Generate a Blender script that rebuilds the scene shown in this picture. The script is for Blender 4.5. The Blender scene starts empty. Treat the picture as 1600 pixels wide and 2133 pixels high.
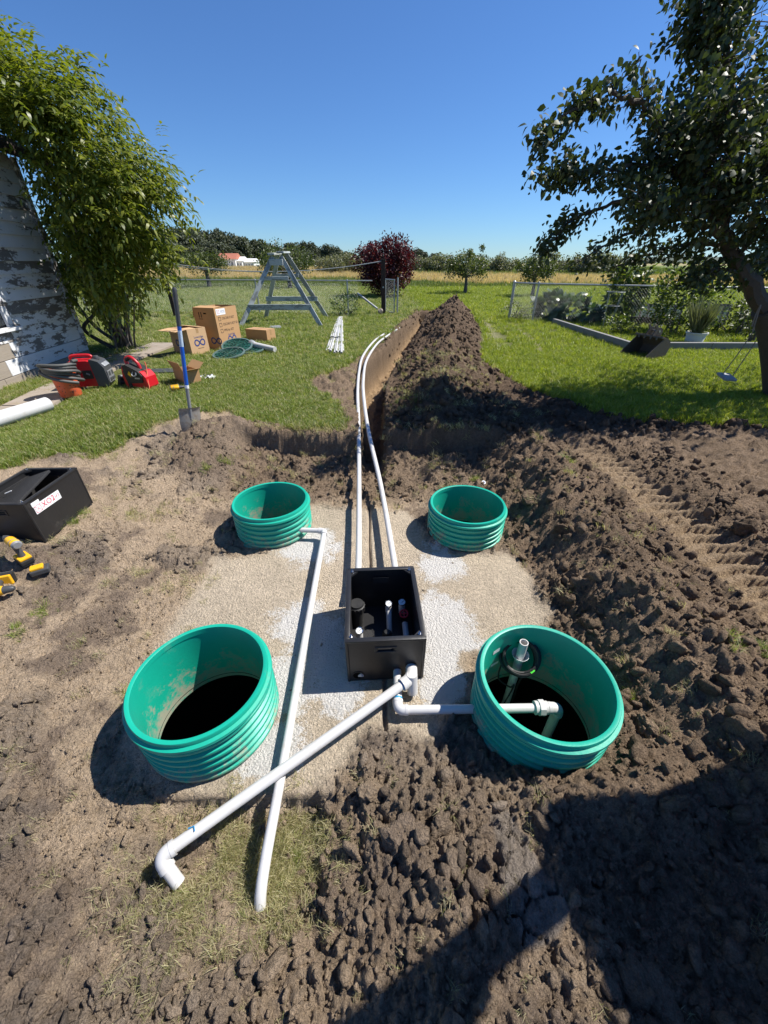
import bpy, bmesh, math, random
import numpy as np
from mathutils import Vector, Matrix, Euler

# ------------------------------------------------------------------ camera, sky, sun, exposure
SC = bpy.context.scene
COL = SC.collection
CAM_H, CAM_P, F, CX, CY = 2.0, math.radians(33.0), 800.0, 800.0, 1066.5
cam = bpy.data.cameras.new('camera'); camo = bpy.data.objects.new('camera', cam); COL.objects.link(camo)
cam.sensor_fit = 'HORIZONTAL'; cam.sensor_width = 36.0; cam.lens = 36.0 * F / 1600.0
cam.clip_start = 0.05; cam.clip_end = 20000
camo.location = (0, 0, CAM_H); camo.rotation_euler = (math.pi / 2 - CAM_P, 0, 0)
SC.camera = camo

SUN_AZ = math.atan2(0.96, 0.28); SUN_EL = math.radians(53.0)
TO_SUN = Vector((math.sin(SUN_AZ) * math.cos(SUN_EL), math.cos(SUN_AZ) * math.cos(SUN_EL), math.sin(SUN_EL)))
world = bpy.data.worlds.new('World'); SC.world = world; world.use_nodes = True
wn = world.node_tree; wn.nodes.clear()
sky = wn.nodes.new('ShaderNodeTexSky'); sky.sky_type = 'NISHITA'; sky.sun_disc = False
sky.sun_elevation = SUN_EL; sky.sun_rotation = SUN_AZ
sky.air_density = 1.0; sky.dust_density = 0.0; sky.ozone_density = 4.0; sky.altitude = 0
bg = wn.nodes.new('ShaderNodeBackground'); bg.inputs['Strength'].default_value = 0.072
wo = wn.nodes.new('ShaderNodeOutputWorld')
tint = wn.nodes.new('ShaderNodeMix'); tint.data_type = 'RGBA'; tint.blend_type = 'MULTIPLY'; tint.inputs[0].default_value = 1.0; tint.inputs[7].default_value = (0.60, 0.87, 1.22, 1)
wn.links.new(sky.outputs[0], tint.inputs[6]); wn.links.new(tint.outputs[2], bg.inputs[0]); wn.links.new(bg.outputs[0], wo.inputs[0])
sun = bpy.data.lights.new('sun', 'SUN'); suno = bpy.data.objects.new('sun', sun); COL.objects.link(suno)
sun.energy = 5.0; sun.angle = math.radians(0.53); sun.color = (1.0, 0.95, 0.87)
suno.rotation_euler = TO_SUN.to_track_quat('Z', 'Y').to_euler(); suno.location = (8, 3, 12)
SC.view_settings.view_transform = 'Standard'; SC.view_settings.look = 'None'
SC.view_settings.exposure = 0.6; SC.view_settings.gamma = 1.0
SC.view_settings.use_curve_mapping = False

# ------------------------------------------------------------------ helpers
rng = np.random.default_rng(7)
random.seed(7)
_fw = np.array([0, math.cos(CAM_P), -math.sin(CAM_P)]); _up = np.array([0, math.sin(CAM_P), math.cos(CAM_P)])
def ray(u, v): return _fw + np.array([1., 0, 0]) * (u - CX) / F - _up * (v - CY) / F
def G(u, v, z=0.0):
    d = ray(u, v); t = (z - CAM_H) / d[2]; return np.array([0, 0, CAM_H]) + t * d
def AT(u, v, y):
    d = ray(u, v); return np.array([0, 0, CAM_H]) + d * (y / d[1])
def sstep(a, b, x):
    t = np.clip((x - a) / (b - a), 0, 1); return t * t * (3 - 2 * t)

def _hash(ix, iy, seed):
    h = (ix.astype(np.int64) * 374761393 + iy.astype(np.int64) * 668265263 + seed * 974711) & 0xffffffff
    h = ((h ^ (h >> 13)) * 1274126177) & 0xffffffff
    h = (h ^ (h >> 16)) & 0xffffffff
    return h / 4294967295.0
def vnoise(x, y, seed=0):
    ix = np.floor(x); iy = np.floor(y); fx = x - ix; fy = y - iy
    ux = fx * fx * fx * (fx * (fx * 6 - 15) + 10); uy = fy * fy * fy * (fy * (fy * 6 - 15) + 10)
    a = _hash(ix, iy, seed); b = _hash(ix + 1, iy, seed); c = _hash(ix, iy + 1, seed); d = _hash(ix + 1, iy + 1, seed)
    return (a * (1 - ux) + b * ux) * (1 - uy) + (c * (1 - ux) + d * ux) * uy
def fbm(x, y, octv=4, seed=0, gain=0.5):
    s = 0.0; amp = 1.0; tot = 0.0; c, sn = math.cos(0.6), math.sin(0.6)
    for i in range(octv):
        s = s + amp * (vnoise(x, y, seed + i * 17) * 2 - 1); tot += amp
        x, y = (c * x - sn * y) * 2.03 + 3.1, (sn * x + c * y) * 2.03 + 7.7; amp *= gain
    return s / tot
def worley(x, y, seed=0):
    ix = np.floor(x); iy = np.floor(y)
    f1 = np.full(x.shape, 9.0); f2 = np.full(x.shape, 9.0); idv = np.zeros(x.shape)
    for dx in (-1, 0, 1):
        for dy in (-1, 0, 1):
            cx = ix + dx; cy = iy + dy
            px = cx + _hash(cx, cy, seed); py = cy + _hash(cx, cy, seed + 91)
            d = np.hypot(px - x, py - y)
            n = d < f1
            f2 = np.where(n, f1, np.minimum(f2, d)); idv = np.where(n, _hash(cx, cy, seed + 53), idv); f1 = np.where(n, d, f1)
    return f1, f2, idv

def npmesh(name, V, faces_flat, starts, smooth=True):
    """fast mesh from numpy: faces_flat loop vertex indices, starts loop starts"""
    me = bpy.data.meshes.new(name)
    V = np.asarray(V, dtype=np.float32)
    me.vertices.add(len(V)); me.vertices.foreach_set('co', V.ravel())
    me.loops.add(len(faces_flat)); me.loops.foreach_set('vertex_index', np.asarray(faces_flat, dtype=np.int32))
    me.polygons.add(len(starts)); me.polygons.foreach_set('loop_start', np.asarray(starts, dtype=np.int32))
    if smooth: me.polygons.foreach_set('use_smooth', np.ones(len(starts), dtype=bool))
    me.update(calc_edges=True); me.validate()
    return me
def colattr(me, name, C):
    a = me.color_attributes.new(name, 'FLOAT_COLOR', 'POINT')
    a.data.foreach_set('color', np.asarray(C, dtype=np.float32).ravel())

def rotm(rx=0, ry=0, rz=0): return np.array(Euler((rx, ry, rz)).to_matrix())

class MB:
    def __init__(s): s.V = []; s.Fc = []; s.n = 0
    def add(s, V, Fc, M=None, t=None):
        V = np.asarray(V, float)
        if M is not None: V = V @ np.asarray(M).T
        if t is not None: V = V + np.asarray(t)
        s.V.append(V); s.Fc += [tuple(i + s.n for i in f) for f in Fc]; s.n += len(V); return s
    def box(s, c, size, M=None, bev=0.0, seg=2):
        sx, sy, sz = [a / 2 for a in size]
        if bev <= 0:
            V = [(-sx, -sy, -sz), (sx, -sy, -sz), (sx, sy, -sz), (-sx, sy, -sz), (-sx, -sy, sz), (sx, -sy, sz), (sx, sy, sz), (-sx, sy, sz)]
            return s.add(V, [(0, 3, 2, 1), (4, 5, 6, 7), (0, 1, 5, 4), (1, 2, 6, 5), (2, 3, 7, 6), (3, 0, 4, 7)], M, c)
        bm = bmesh.new(); bmesh.ops.create_cube(bm, size=1.0)
        for v in bm.verts: v.co = Vector((v.co.x * size[0], v.co.y * size[1], v.co.z * size[2]))
        bmesh.ops.bevel(bm, geom=list(bm.edges), offset=bev, segments=seg, profile=0.5, affect='EDGES')
        bm.verts.index_update()
        V = [v.co[:] for v in bm.verts]; Fc = [[v.index for v in f.verts] for f in bm.faces]; bm.free()
        return s.add(V, Fc, M, c)
    def lathe(s, prof, seg=32, c=(0, 0, 0), M=None, closed=False, cap=True):
        V = []; Fc = []; n = len(prof)
        for k in range(seg):
            a = 2 * math.pi * k / seg
            for r, z in prof: V.append((r * math.cos(a), r * math.sin(a), z))
        for k in range(seg):
            k2 = (k + 1) % seg
            for i in range(n - 1): Fc.append((k * n + i, k2 * n + i, k2 * n + i + 1, k * n + i + 1))
            if closed: Fc.append((k * n + n - 1, k2 * n + n - 1, k2 * n, k * n))
        if not closed and cap:
            if prof[0][0] > 1e-6 and abs(prof[1][1] - prof[0][1]) > 1e-7: Fc.append(tuple(k * n for k in range(seg))[::-1])
            if prof[-1][0] > 1e-6 and abs(prof[-2][1] - prof[-1][1]) > 1e-7: Fc.append(tuple(k * n + n - 1 for k in range(seg)))
        return s.add(V, Fc, M, c)
    def cyl(s, a, b, r, r2=None, seg=16): return s.tube([a, b], [r, r if r2 is None else r2], seg)
    def tube(s, pts, rad, seg=10, closed=False, cap=True):
        P = np.asarray(pts, float); n = len(P)
        if np.isscalar(rad): rad = [rad] * n
        T = np.zeros_like(P)
        if closed: T = np.roll(P, -1, 0) - np.roll(P, 1, 0)
        else:
            T[1:-1] = P[2:] - P[:-2]; T[0] = P[1] - P[0]; T[-1] = P[-1] - P[-2]
        T /= np.linalg.norm(T, axis=1)[:, None] + 1e-12
        up = np.array([0, 0, 1.]) if abs(T[0][2]) < 0.9 else np.array([1., 0, 0])
        nrm = np.cross(T[0], up); nrm /= np.linalg.norm(nrm)
        V = []
        for i in range(n):
            nrm = nrm - T[i] * (nrm @ T[i]); nrm /= np.linalg.norm(nrm) + 1e-12
            bn = np.cross(T[i], nrm)
            for k in range(seg):
                a = 2 * math.pi * k / seg
                V.append(P[i] + rad[i] * (math.cos(a) * nrm + math.sin(a) * bn))
        Fc = []
        m = n if closed else n - 1
        for i in range(m):
            j = (i + 1) % n
            for k in range(seg):
                k2 = (k + 1) % seg
                Fc.append((i * seg + k, i * seg + k2, j * seg + k2, j * seg + k))
        if cap and not closed:
            Fc.append(tuple(range(seg))[::-1]); Fc.append(tuple((n - 1) * seg + k for k in range(seg)))
        return s.add(V, Fc)
    def pipe(s, pts, ro, ri, seg=20):
        """hollow open pipe: outer and inner surface"""
        s.tube(pts, ro, seg, cap=False); s.tube(pts, ri, seg, cap=False)
        for e, d in ((0, 1), (-1, -1)):
            pass
        return s
    def prism(s, poly, h, M=None, t=None):
        n = len(poly)
        V = [(x, y, 0) for x, y in poly] + [(x, y, h) for x, y in poly]
        Fc = [tuple(range(n))[::-1], tuple(range(n, 2 * n))] + [(i, (i + 1) % n, n + (i + 1) % n, n + i) for i in range(n)]
        return s.add(V, Fc, M, t)
    def build(s, name, mat, parent=None, smooth=False, loc=None, rot=None):
        me = bpy.data.meshes.new(name)
        V = np.concatenate(s.V) if s.V else np.zeros((0, 3))
        me.from_pydata(V.tolist(), [], s.Fc)
        me.update()
        if smooth: shade(me)
        return link(name, me, mat, parent, loc, rot)
def shade(me, ang=0.7):
    me.polygons.foreach_set('use_smooth', np.ones(len(me.polygons), dtype=bool))
    try: me.set_sharp_from_angle(angle=ang)
    except Exception: pass
def link(name, me, mat, parent=None, loc=None, rot=None):
    o = bpy.data.objects.new(name, me); COL.objects.link(o)
    if mat is not None and len(me.materials) == 0: me.materials.append(mat)
    if parent is not None: o.parent = parent
    if loc is not None: o.location = loc
    if rot is not None: o.rotation_euler = rot
    return o
def tag(o, label=None, cat=None, group=None, kind=None):
    if label: o['label'] = label
    if cat: o['category'] = cat
    if group: o['group'] = group
    if kind: o['kind'] = kind
    return o
def thing(name, label, cat, loc=(0, 0, 0), rot=(0, 0, 0), group=None):
    o = bpy.data.objects.new(name, None); COL.objects.link(o)
    o.location = loc; o.rotation_euler = rot; o.empty_display_size = 0.1
    return tag(o, label, cat, group)
def copy_tree(o, parent=None):
    c = o.copy(); COL.objects.link(c)
    if parent is not None: c.parent = parent
    for ch in list(o.children): copy_tree(ch, c)
    return c
def smooth_path(pts, n=8):
    """Catmull-Rom through pts"""
    P = [np.asarray(p, float) for p in pts]; P = [2 * P[0] - P[1]] + P + [2 * P[-1] - P[-2]]
    out = []
    for i in range(1, len(P) - 2):
        for k in range(n):
            t = k / n
            out.append(0.5 * ((2 * P[i]) + (P[i + 1] - P[i - 1]) * t + (2 * P[i - 1] - 5 * P[i] + 4 * P[i + 1] - P[i + 2]) * t * t + (-P[i - 1] + 3 * P[i] - 3 * P[i + 1] + P[i + 2]) * t ** 3))
    out.append(P[-2]); return out
def text_part(txt, size, mat, parent, M, depth=0.0004, name='print', align='LEFT'):
    """flat printed lettering: M is a 4x4 world/local matrix (x right, y up, z out of the surface)"""
    cu = bpy.data.curves.new('lettering', 'FONT'); cu.body = txt; cu.size = size; cu.align_x = align; cu.align_y = 'CENTER'
    cu.resolution_u = 2; cu.extrude = depth
    to = bpy.data.objects.new('lettering', cu); COL.objects.link(to)
    dg = bpy.context.evaluated_depsgraph_get(); dg.update()
    me = bpy.data.meshes.new_from_object(to.evaluated_get(dg))
    bpy.data.objects.remove(to); bpy.data.curves.remove(cu)
    me.transform(M); me.materials.clear()
    return link(name, me, mat, parent)
def frame(origin, xdir, ydir):
    x = Vector(xdir).normalized(); y = Vector(ydir).normalized(); z = x.cross(y)
    M = Matrix.Identity(4)
    for i in range(3): M[i][0], M[i][1], M[i][2], M[i][3] = x[i], y[i], z[i], origin[i]
    return M

# ------------------------------------------------------------------ materials
def newmat(name):
    m = bpy.data.materials.new(name); m.use_nodes = True
    nt = m.node_tree; return m, nt, nt.nodes['Principled BSDF']
def nd(nt, typ, **kw):
    n = nt.nodes.new(typ)
    for k, v in kw.items(): setattr(n, k, v)
    return n
def noise(nt, vec, scale, detail=4, rough=0.6):
    n = nd(nt, 'ShaderNodeTexNoise'); n.inputs['Scale'].default_value = scale
    n.inputs['Detail'].default_value = detail; n.inputs['Roughness'].default_value = rough
    nt.links.new(vec, n.inputs['Vector']); return n
def ramp(nt, src, stops):
    r = nd(nt, 'ShaderNodeValToRGB'); e = r.color_ramp.elements
    while len(e) < len(stops): e.new(0.5)
    for i, (p, c) in enumerate(stops):
        e[i].position = p; e[i].color = (c, c, c, 1) if np.isscalar(c) else (*c, 1)
    nt.links.new(src, r.inputs[0]); return r
def mix(nt, fac, a, b, mode='MIX'):
    m = nd(nt, 'ShaderNodeMix', data_type='RGBA', blend_type=mode)
    for s, i in ((fac, 0), (a, 6), (b, 7)):
        if hasattr(s, 'is_linked') or hasattr(s, 'links'): nt.links.new(s, m.inputs[i])
        elif np.isscalar(s): m.inputs[i].default_value = s
        else: m.inputs[i].default_value = (*s, 1)
    return m.outputs[2]
def simple(name, col, rough=0.5, metal=0.0, var=0.12, scale=30, bump=0.0, bscale=80, dirt=None, dirt_amt=0.5, dscale=8, coat=0.0, spec=0.5):
    """base colour with small uneven wear, optional dirt patches and relief"""
    m, nt, b = newmat(name)
    tc = nd(nt, 'ShaderNodeTexCoord'); v = tc.outputs['Object']
    n = noise(nt, v, scale, 5)
    lo = tuple(c * (1 - var) for c in col); hi = tuple(min(1, c * (1 + var)) for c in col)
    c = mix(nt, n.outputs['Fac'], lo, hi)
    if dirt is not None:
        dn = noise(nt, v, dscale, 6, 0.7)
        r = ramp(nt, dn.outputs['Fac'], [(0.62 - 0.25 * dirt_amt, 0.0), (0.78 - 0.15 * dirt_amt, 1.0)])
        f = nd(nt, 'ShaderNodeMath', operation='MULTIPLY'); nt.links.new(r.outputs[0], f.inputs[0]); f.inputs[1].default_value = min(1, dirt_amt + 0.25)
        c = mix(nt, f.outputs[0], c, dirt)
        rr = mix(nt, f.outputs[0], (rough,) * 3, (0.9,) * 3); nt.links.new(rr, b.inputs['Roughness'])
    else:
        r2 = ramp(nt, n.outputs['Fac'], [(0.3, max(0.02, rough - 0.08)), (0.7, min(1, rough + 0.08))]); nt.links.new(r2.outputs[0], b.inputs['Roughness'])
    nt.links.new(c, b.inputs['Base Color'])
    b.inputs['Metallic'].default_value = metal; b.inputs['Coat Weight'].default_value = coat
    b.inputs['Specular IOR Level'].default_value = spec
    if bump > 0:
        bn = noise(nt, v, bscale, 5); bu = nd(nt, 'ShaderNodeBump'); bu.inputs['Strength'].default_value = bump; bu.inputs['Distance'].default_value = 0.01
        nt.links.new(bn.outputs['Fac'], bu.inputs['Height']); nt.links.new(bu.outputs[0], b.inputs['Normal'])
    return m
SOIL = (0.23, 0.165, 0.105)
M = {}
M['white_pvc'] = simple('white_pvc', (0.57, 0.565, 0.555), 0.38, var=0.06, scale=12, dirt=(0.42, 0.36, 0.28), dirt_amt=0.32, dscale=11)
M['green_poly'] = simple('green_poly', (0.006, 0.36, 0.25), 0.42, var=0.10, scale=9, dirt=(0.30, 0.27, 0.2), dirt_amt=0.06, dscale=5, bump=0.08, bscale=60)
def riser_mat():
    m = M['green_poly']; nt = m.node_tree; b = nt.nodes['Principled BSDF']; tc = nd(nt, 'ShaderNodeTexCoord'); sx = nd(nt, 'ShaderNodeSeparateXYZ'); nt.links.new(tc.outputs['Object'], sx.inputs[0])
    old = b.inputs['Base Color'].links[0].from_socket; oldr = b.inputs['Roughness'].links[0].from_socket
    n1 = noise(nt, tc.outputs['Object'], 7, 8, 0.75); n2 = noise(nt, tc.outputs['Object'], 45, 6, 0.7)
    a = nd(nt, 'ShaderNodeMath', operation='MULTIPLY_ADD'); nt.links.new(sx.outputs[2], a.inputs[0]); a.inputs[1].default_value = -1.1; nt.links.new(n1.outputs['Fac'], a.inputs[2])
    a2 = nd(nt, 'ShaderNodeMath', operation='MULTIPLY_ADD'); nt.links.new(n2.outputs['Fac'], a2.inputs[0]); a2.inputs[1].default_value = 0.5; nt.links.new(a.outputs[0], a2.inputs[2])
    r = ramp(nt, a2.outputs[0], [(0.66, 0.0), (0.82, 0.85)])
    c = mix(nt, r.outputs[0], old, (0.34, 0.29, 0.22)); nt.links.new(c, b.inputs['Base Color']); rr = mix(nt, r.outputs[0], oldr, (0.9,) * 3); nt.links.new(rr, b.inputs['Roughness'])
riser_mat()
M['black_poly'] = simple('black_poly', (0.016, 0.016, 0.017), 0.42, var=0.25, scale=14, dirt=(0.10, 0.09, 0.075), dirt_amt=0.12, dscale=7, bump=0.1, bscale=40)
M['black_foam'] = simple('black_foam', (0.018, 0.018, 0.019), 0.7, var=0.9, scale=260, bump=0.7, bscale=230)
M['black_rubber'] = simple('black_rubber', (0.02, 0.02, 0.02), 0.55, var=0.3)
M['chrome'] = simple('chrome', (0.75, 0.75, 0.75), 0.15, 1.0, var=0.05)
M['steel'] = simple('steel', (0.45, 0.45, 0.45), 0.35, 1.0, var=0.15)
M['galv'] = simple('galvanized', (0.42, 0.43, 0.43), 0.5, 0.6, var=0.25, scale=20)
M['glass_dial'] = simple('dial_face', (0.75, 0.78, 0.8), 0.1, var=0.03)
M['red_plastic'] = simple('red_plastic', (0.50, 0.012, 0.02), 0.35, var=0.12, scale=15, dirt=(0.25, 0.12, 0.08), dirt_amt=0.1)
M['dark_grey'] = simple('dark_grey', (0.055, 0.057, 0.06), 0.5, var=0.2, scale=18)
M['mid_grey'] = simple('mid_grey', (0.20, 0.205, 0.21), 0.5, var=0.15)
M['yellow'] = simple('yellow_plastic', (0.80, 0.42, 0.015), 0.4, var=0.1, scale=25)
M['blue_pole'] = simple('blue_fibreglass', (0.010, 0.095, 0.46), 0.35, var=0.12, scale=18)
M['blue_ink'] = simple('blue_ink', (0.03, 0.055, 0.20), 0.7, var=0.1)
M['black_ink'] = simple('black_ink', (0.02, 0.018, 0.016), 0.7)
M['red_ink'] = simple('red_ink', (0.55, 0.04, 0.08), 0.6)
M['white_label'] = simple('white_label', (0.82, 0.82, 0.82), 0.4, var=0.03)
M['card'] = simple('cardboard', (0.46, 0.27, 0.125), 0.85, var=0.10, scale=14, bump=0.05, bscale=50)
M['card_light'] = simple('cardboard_light', (0.54, 0.35, 0.19), 0.85, var=0.10, scale=14, bump=0.05, bscale=50)
M['card_tape'] = simple('packing_tape', (0.40, 0.25, 0.12), 0.25, var=0.08)
M['orange_bucket'] = simple('orange_bucket', (0.74, 0.13, 0.05), 0.45, var=0.12, scale=10, dirt=(0.42, 0.38, 0.33), dirt_amt=0.3, dscale=30)
M['hose'] = simple('grey_hose', (0.085, 0.085, 0.08), 0.6, var=0.25, scale=20, dirt=(0.25, 0.22, 0.18), dirt_amt=0.2)
M['blue_primer'] = simple('blue_primer', (0.02, 0.25, 0.50), 0.4)
M['bucket_steel'] = simple('worn_steel', (0.13, 0.105, 0.085), 0.65, 0.3, var=0.35, scale=12, dirt=(0.17, 0.12, 0.08), dirt_amt=0.5, bump=0.2)
M['dark_wood'] = simple('rusty_iron_post', (0.035, 0.02, 0.014), 0.8, var=0.35, scale=25, bump=0.3)
M['zinc_line'] = simple('clothes_wire', (0.55, 0.55, 0.53), 0.5, 0.2)
M['concrete'] = simple('concrete', (0.30, 0.255, 0.21), 0.9, var=0.3, scale=7, dirt=(0.24, 0.17, 0.11), dirt_amt=0.4, dscale=3, bump=0.4, bscale=60)
M['timber_grey'] = simple('grey_timber', (0.22, 0.215, 0.205), 0.85, var=0.25, scale=11, bump=0.3, bscale=50)
M['far_wall'] = simple('far_wall', (0.72, 0.72, 0.70), 0.7, var=0.05)
M['far_roof'] = simple('far_roof', (0.42, 0.15, 0.09), 0.7, var=0.3, scale=0.4)
M['hole_shade'] = simple('water_and_hole_dark', (0.002, 0.002, 0.002), 0.6, spec=0.05)  # near-black for tank water, also painted shade inside small holes
M['tank'] = simple('shade_dark_concrete', (0.02, 0.019, 0.017), 0.95, var=0.2, spec=0.05)  # concrete coloured near-black; the darkness inside the tank is in the tone
M['clear_bag'] = simple('plastic_bag', (0.65, 0.68, 0.7), 0.15, var=0.15, scale=40, bump=0.4, bscale=50)
M['white_pot'] = simple('white_pot', (0.62, 0.62, 0.6), 0.6, var=0.12, dirt=(0.25, 0.22, 0.18), dirt_amt=0.3)
M['frame_wood'] = simple('old_sash_paint', (0.16, 0.13, 0.11), 0.8, var=0.35, scale=20)
M['machine_orange'] = simple('machine_orange', (0.62, 0.16, 0.02), 0.4, var=0.1, dirt=(0.2, 0.14, 0.09), dirt_amt=0.3)
M['swing_seat'] = simple('swing_seat_paint', (0.30, 0.31, 0.33), 0.7, var=0.4, scale=25)
M['rope'] = simple('rope', (0.18, 0.16, 0.14), 0.8)
mg, nt, b = newmat('pane_glass'); b.inputs['Base Color'].default_value = (0.55, 0.6, 0.6, 1); b.inputs['Roughness'].default_value = 0.08
b.inputs['Transmission Weight'].default_value = 0.55; b.inputs['IOR'].default_value = 1.1; M['pane'] = mg

def wood_mat(name, col1, col2, amt, scale=6.0, paint=None):
    """weathered boards: grain stretched along x, flaking paint where paint is given"""
    m, nt, b = newmat(name)
    tc = nd(nt, 'ShaderNodeTexCoord'); oi = nd(nt, 'ShaderNodeObjectInfo')
    mp = nd(nt, 'ShaderNodeMapping'); mp.inputs['Scale'].default_value = (1.0, 14, 14)
    add = nd(nt, 'ShaderNodeVectorMath', operation='ADD'); cmb = nd(nt, 'ShaderNodeCombineXYZ')
    mul = nd(nt, 'ShaderNodeMath', operation='MULTIPLY'); mul.inputs[1].default_value = 37.0
    nt.links.new(oi.outputs['Random'], mul.inputs[0])
    for i in range(3): nt.links.new(mul.outputs[0], cmb.inputs[i])
    nt.links.new(tc.outputs['Object'], add.inputs[0]); nt.links.new(cmb.outputs[0], add.inputs[1])
    nt.links.new(add.outputs[0], mp.inputs['Vector'])
    g = noise(nt, mp.outputs[0], scale, 6, 0.7)
    c = mix(nt, g.outputs['Fac'], col1, col2)
    hgt = g.outputs['Fac']
    if paint is not None:
        mp2 = nd(nt, 'ShaderNodeMapping'); mp2.inputs['Scale'].default_value = (1.0, 3.0, 3.0); nt.links.new(add.outputs[0], mp2.inputs['Vector'])
        p = noise(nt, mp2.outputs[0], 3.2, 8, 0.72)
        # how much paint has survived differs from board to board
        sh = nd(nt, 'ShaderNodeMath', operation='MULTIPLY_ADD'); sh.inputs[1].default_value = 0.20; sh.inputs[2].default_value = -0.10 + amt
        nt.links.new(oi.outputs['Random'], sh.inputs[0])
        ad = nd(nt, 'ShaderNodeMath', operation='ADD'); nt.links.new(p.outputs['Fac'], ad.inputs[0]); nt.links.new(sh.outputs[0], ad.inputs[1])
        r = ramp(nt, ad.outputs[0], [(0.495, 0.0), (0.52, 1.0)])
        pn = noise(nt, tc.outputs['Object'], 5, 4)
        pc = mix(nt, pn.outputs['Fac'], tuple(x * 0.85 for x in paint), paint)
        c = mix(nt, r.outputs[0], c, pc)
        hm = nd(nt, 'ShaderNodeMath', operation='MULTIPLY_ADD'); nt.links.new(r.outputs[0], hm.inputs[0]); hm.inputs[1].default_value = 0.6
        nt.links.new(g.outputs['Fac'], hm.inputs[2]); hgt = hm.outputs[0]
    nt.links.new(c, b.inputs['Base Color']); b.inputs['Roughness'].default_value = 0.8
    bu = nd(nt, 'ShaderNodeBump'); bu.inputs['Strength'].default_value = 0.5; bu.inputs['Distance'].default_value = 0.006
    nt.links.new(hgt, bu.inputs['Height']); nt.links.new(bu.outputs[0], b.inputs['Normal'])
    return m
M['clapboard'] = wood_mat('flaking_clapboard', (0.085, 0.078, 0.072), (0.26, 0.24, 0.22), 0.045, paint=(0.72, 0.73, 0.74))
M['bare_board'] = wood_mat('bare_board', (0.20, 0.165, 0.13), (0.38, 0.33, 0.27), 0.0)
M['aframe'] = wood_mat('aframe_boards', (0.16, 0.17, 0.165), (0.36, 0.38, 0.37), 0.02, paint=(0.50, 0.54, 0.53))
M['roofing'] = simple('roofing', (0.09, 0.07, 0.065), 0.85, var=0.3, scale=20)

def leaf_mat(name, c_lo, c_hi, trans=0.35, rough=0.45, tcol=None):
    m, nt, b = newmat(name)
    at = nd(nt, 'ShaderNodeAttribute', attribute_name='rnd')
    sep = nd(nt, 'ShaderNodeSeparateColor'); nt.links.new(at.outputs['Color'], sep.inputs[0])
    c = mix(nt, sep.outputs[0], c_lo, c_hi)
    nt.links.new(c, b.inputs['Base Color']); b.inputs['Roughness'].default_value = rough
    tr = nd(nt, 'ShaderNodeBsdfTranslucent')
    tc_ = mix(nt, 1.0, c, tcol or (1.5, 1.6, 0.6), 'MULTIPLY'); nt.links.new(tc_, tr.inputs['Color'])
    ms = nd(nt, 'ShaderNodeMixShader'); ms.inputs[0].default_value = trans
    nt.links.new(b.outputs[0], ms.inputs[1]); nt.links.new(tr.outputs[0], ms.inputs[2])
    nt.links.new(ms.outputs[0], nt.nodes['Material Output'].inputs['Surface'])
    return m
M['leaf_left'] = leaf_mat('compound_leaf', (0.065, 0.10, 0.016), (0.23, 0.245, 0.035), 0.4, 0.42)
M['leaf_right'] = leaf_mat('pear_leaf', (0.026, 0.042, 0.014), (0.078, 0.095, 0.030), 0.26, 0.52)
M['leaf_purple'] = leaf_mat('purple_leaf', (0.030, 0.008, 0.012), (0.115, 0.020, 0.025), 0.25, 0.5, (1.6, 0.5, 0.5))
M['leaf_orchard'] = leaf_mat('orchard_leaf', (0.05, 0.075, 0.02), (0.12, 0.14, 0.045), 0.3)
M['leaf_hedge'] = leaf_mat('hedge_leaf', (0.085, 0.10, 0.05), (0.25, 0.25, 0.15), 0.25)
M['leaf_far'] = leaf_mat('hazed_far_leaf', (0.050, 0.064, 0.040), (0.125, 0.138, 0.085), 0.12, 0.7)  # greyed leaf colour carries the distance haze
M['leaf_bush'] = leaf_mat('garden_leaf', (0.04, 0.075, 0.015), (0.14, 0.17, 0.03), 0.35)
M['leaf_rhubarb'] = leaf_mat('broad_leaf', (0.03, 0.07, 0.025), (0.09, 0.13, 0.05), 0.25, 0.35)
M['leaf_lavender'] = leaf_mat('grey_green_stem', (0.10, 0.12, 0.06), (0.22, 0.22, 0.14), 0.2)
M['straw'] = leaf_mat('straw', (0.24, 0.20, 0.10), (0.42, 0.36, 0.20), 0.2, 0.8)
M['bark'] = simple('bark', (0.085, 0.068, 0.052), 0.9, var=0.4, scale=30, bump=0.9, bscale=45)
M['bark_grey'] = simple('grey_bark', (0.13, 0.115, 0.10), 0.9, var=0.4, scale=25, bump=0.7, bscale=40)
def grass_mat(name, lo, hi, dry, dry_amt):
    m, nt, b = newmat(name)
    oi = nd(nt, 'ShaderNodeObjectInfo'); at = nd(nt, 'ShaderNodeAttribute', attribute_name='rnd')
    sep = nd(nt, 'ShaderNodeSeparateColor'); nt.links.new(at.outputs['Color'], sep.inputs[0])
    c = mix(nt, oi.outputs['Random'], lo, hi)
    r = ramp(nt, sep.outputs[0], [(1 - dry_amt - 0.05, 0.0), (min(1.0, 1 - dry_amt + 0.05), 1.0)])
    c = mix(nt, r.outputs[0], c, dry)
    nt.links.new(c, b.inputs['Base Color']); b.inputs['Roughness'].default_value = 0.5
    tr = nd(nt, 'ShaderNodeBsdfTranslucent'); tcol = mix(nt, 1.0, c, (1.4, 1.4, 0.7), 'MULTIPLY'); nt.links.new(tcol, tr.inputs['Color'])
    ms = nd(nt, 'ShaderNodeMixShader'); ms.inputs[0].default_value = 0.42
    nt.links.new(b.outputs[0], ms.inputs[1]); nt.links.new(tr.outputs[0], ms.inputs[2])
    nt.links.new(ms.outputs[0], nt.nodes['Material Output'].inputs['Surface'])
    return m
M['grass'] = grass_mat('lawn_grass', (0.11, 0.18, 0.024), (0.25, 0.31, 0.055), (0.50, 0.46, 0.24), 0.14)
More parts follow.
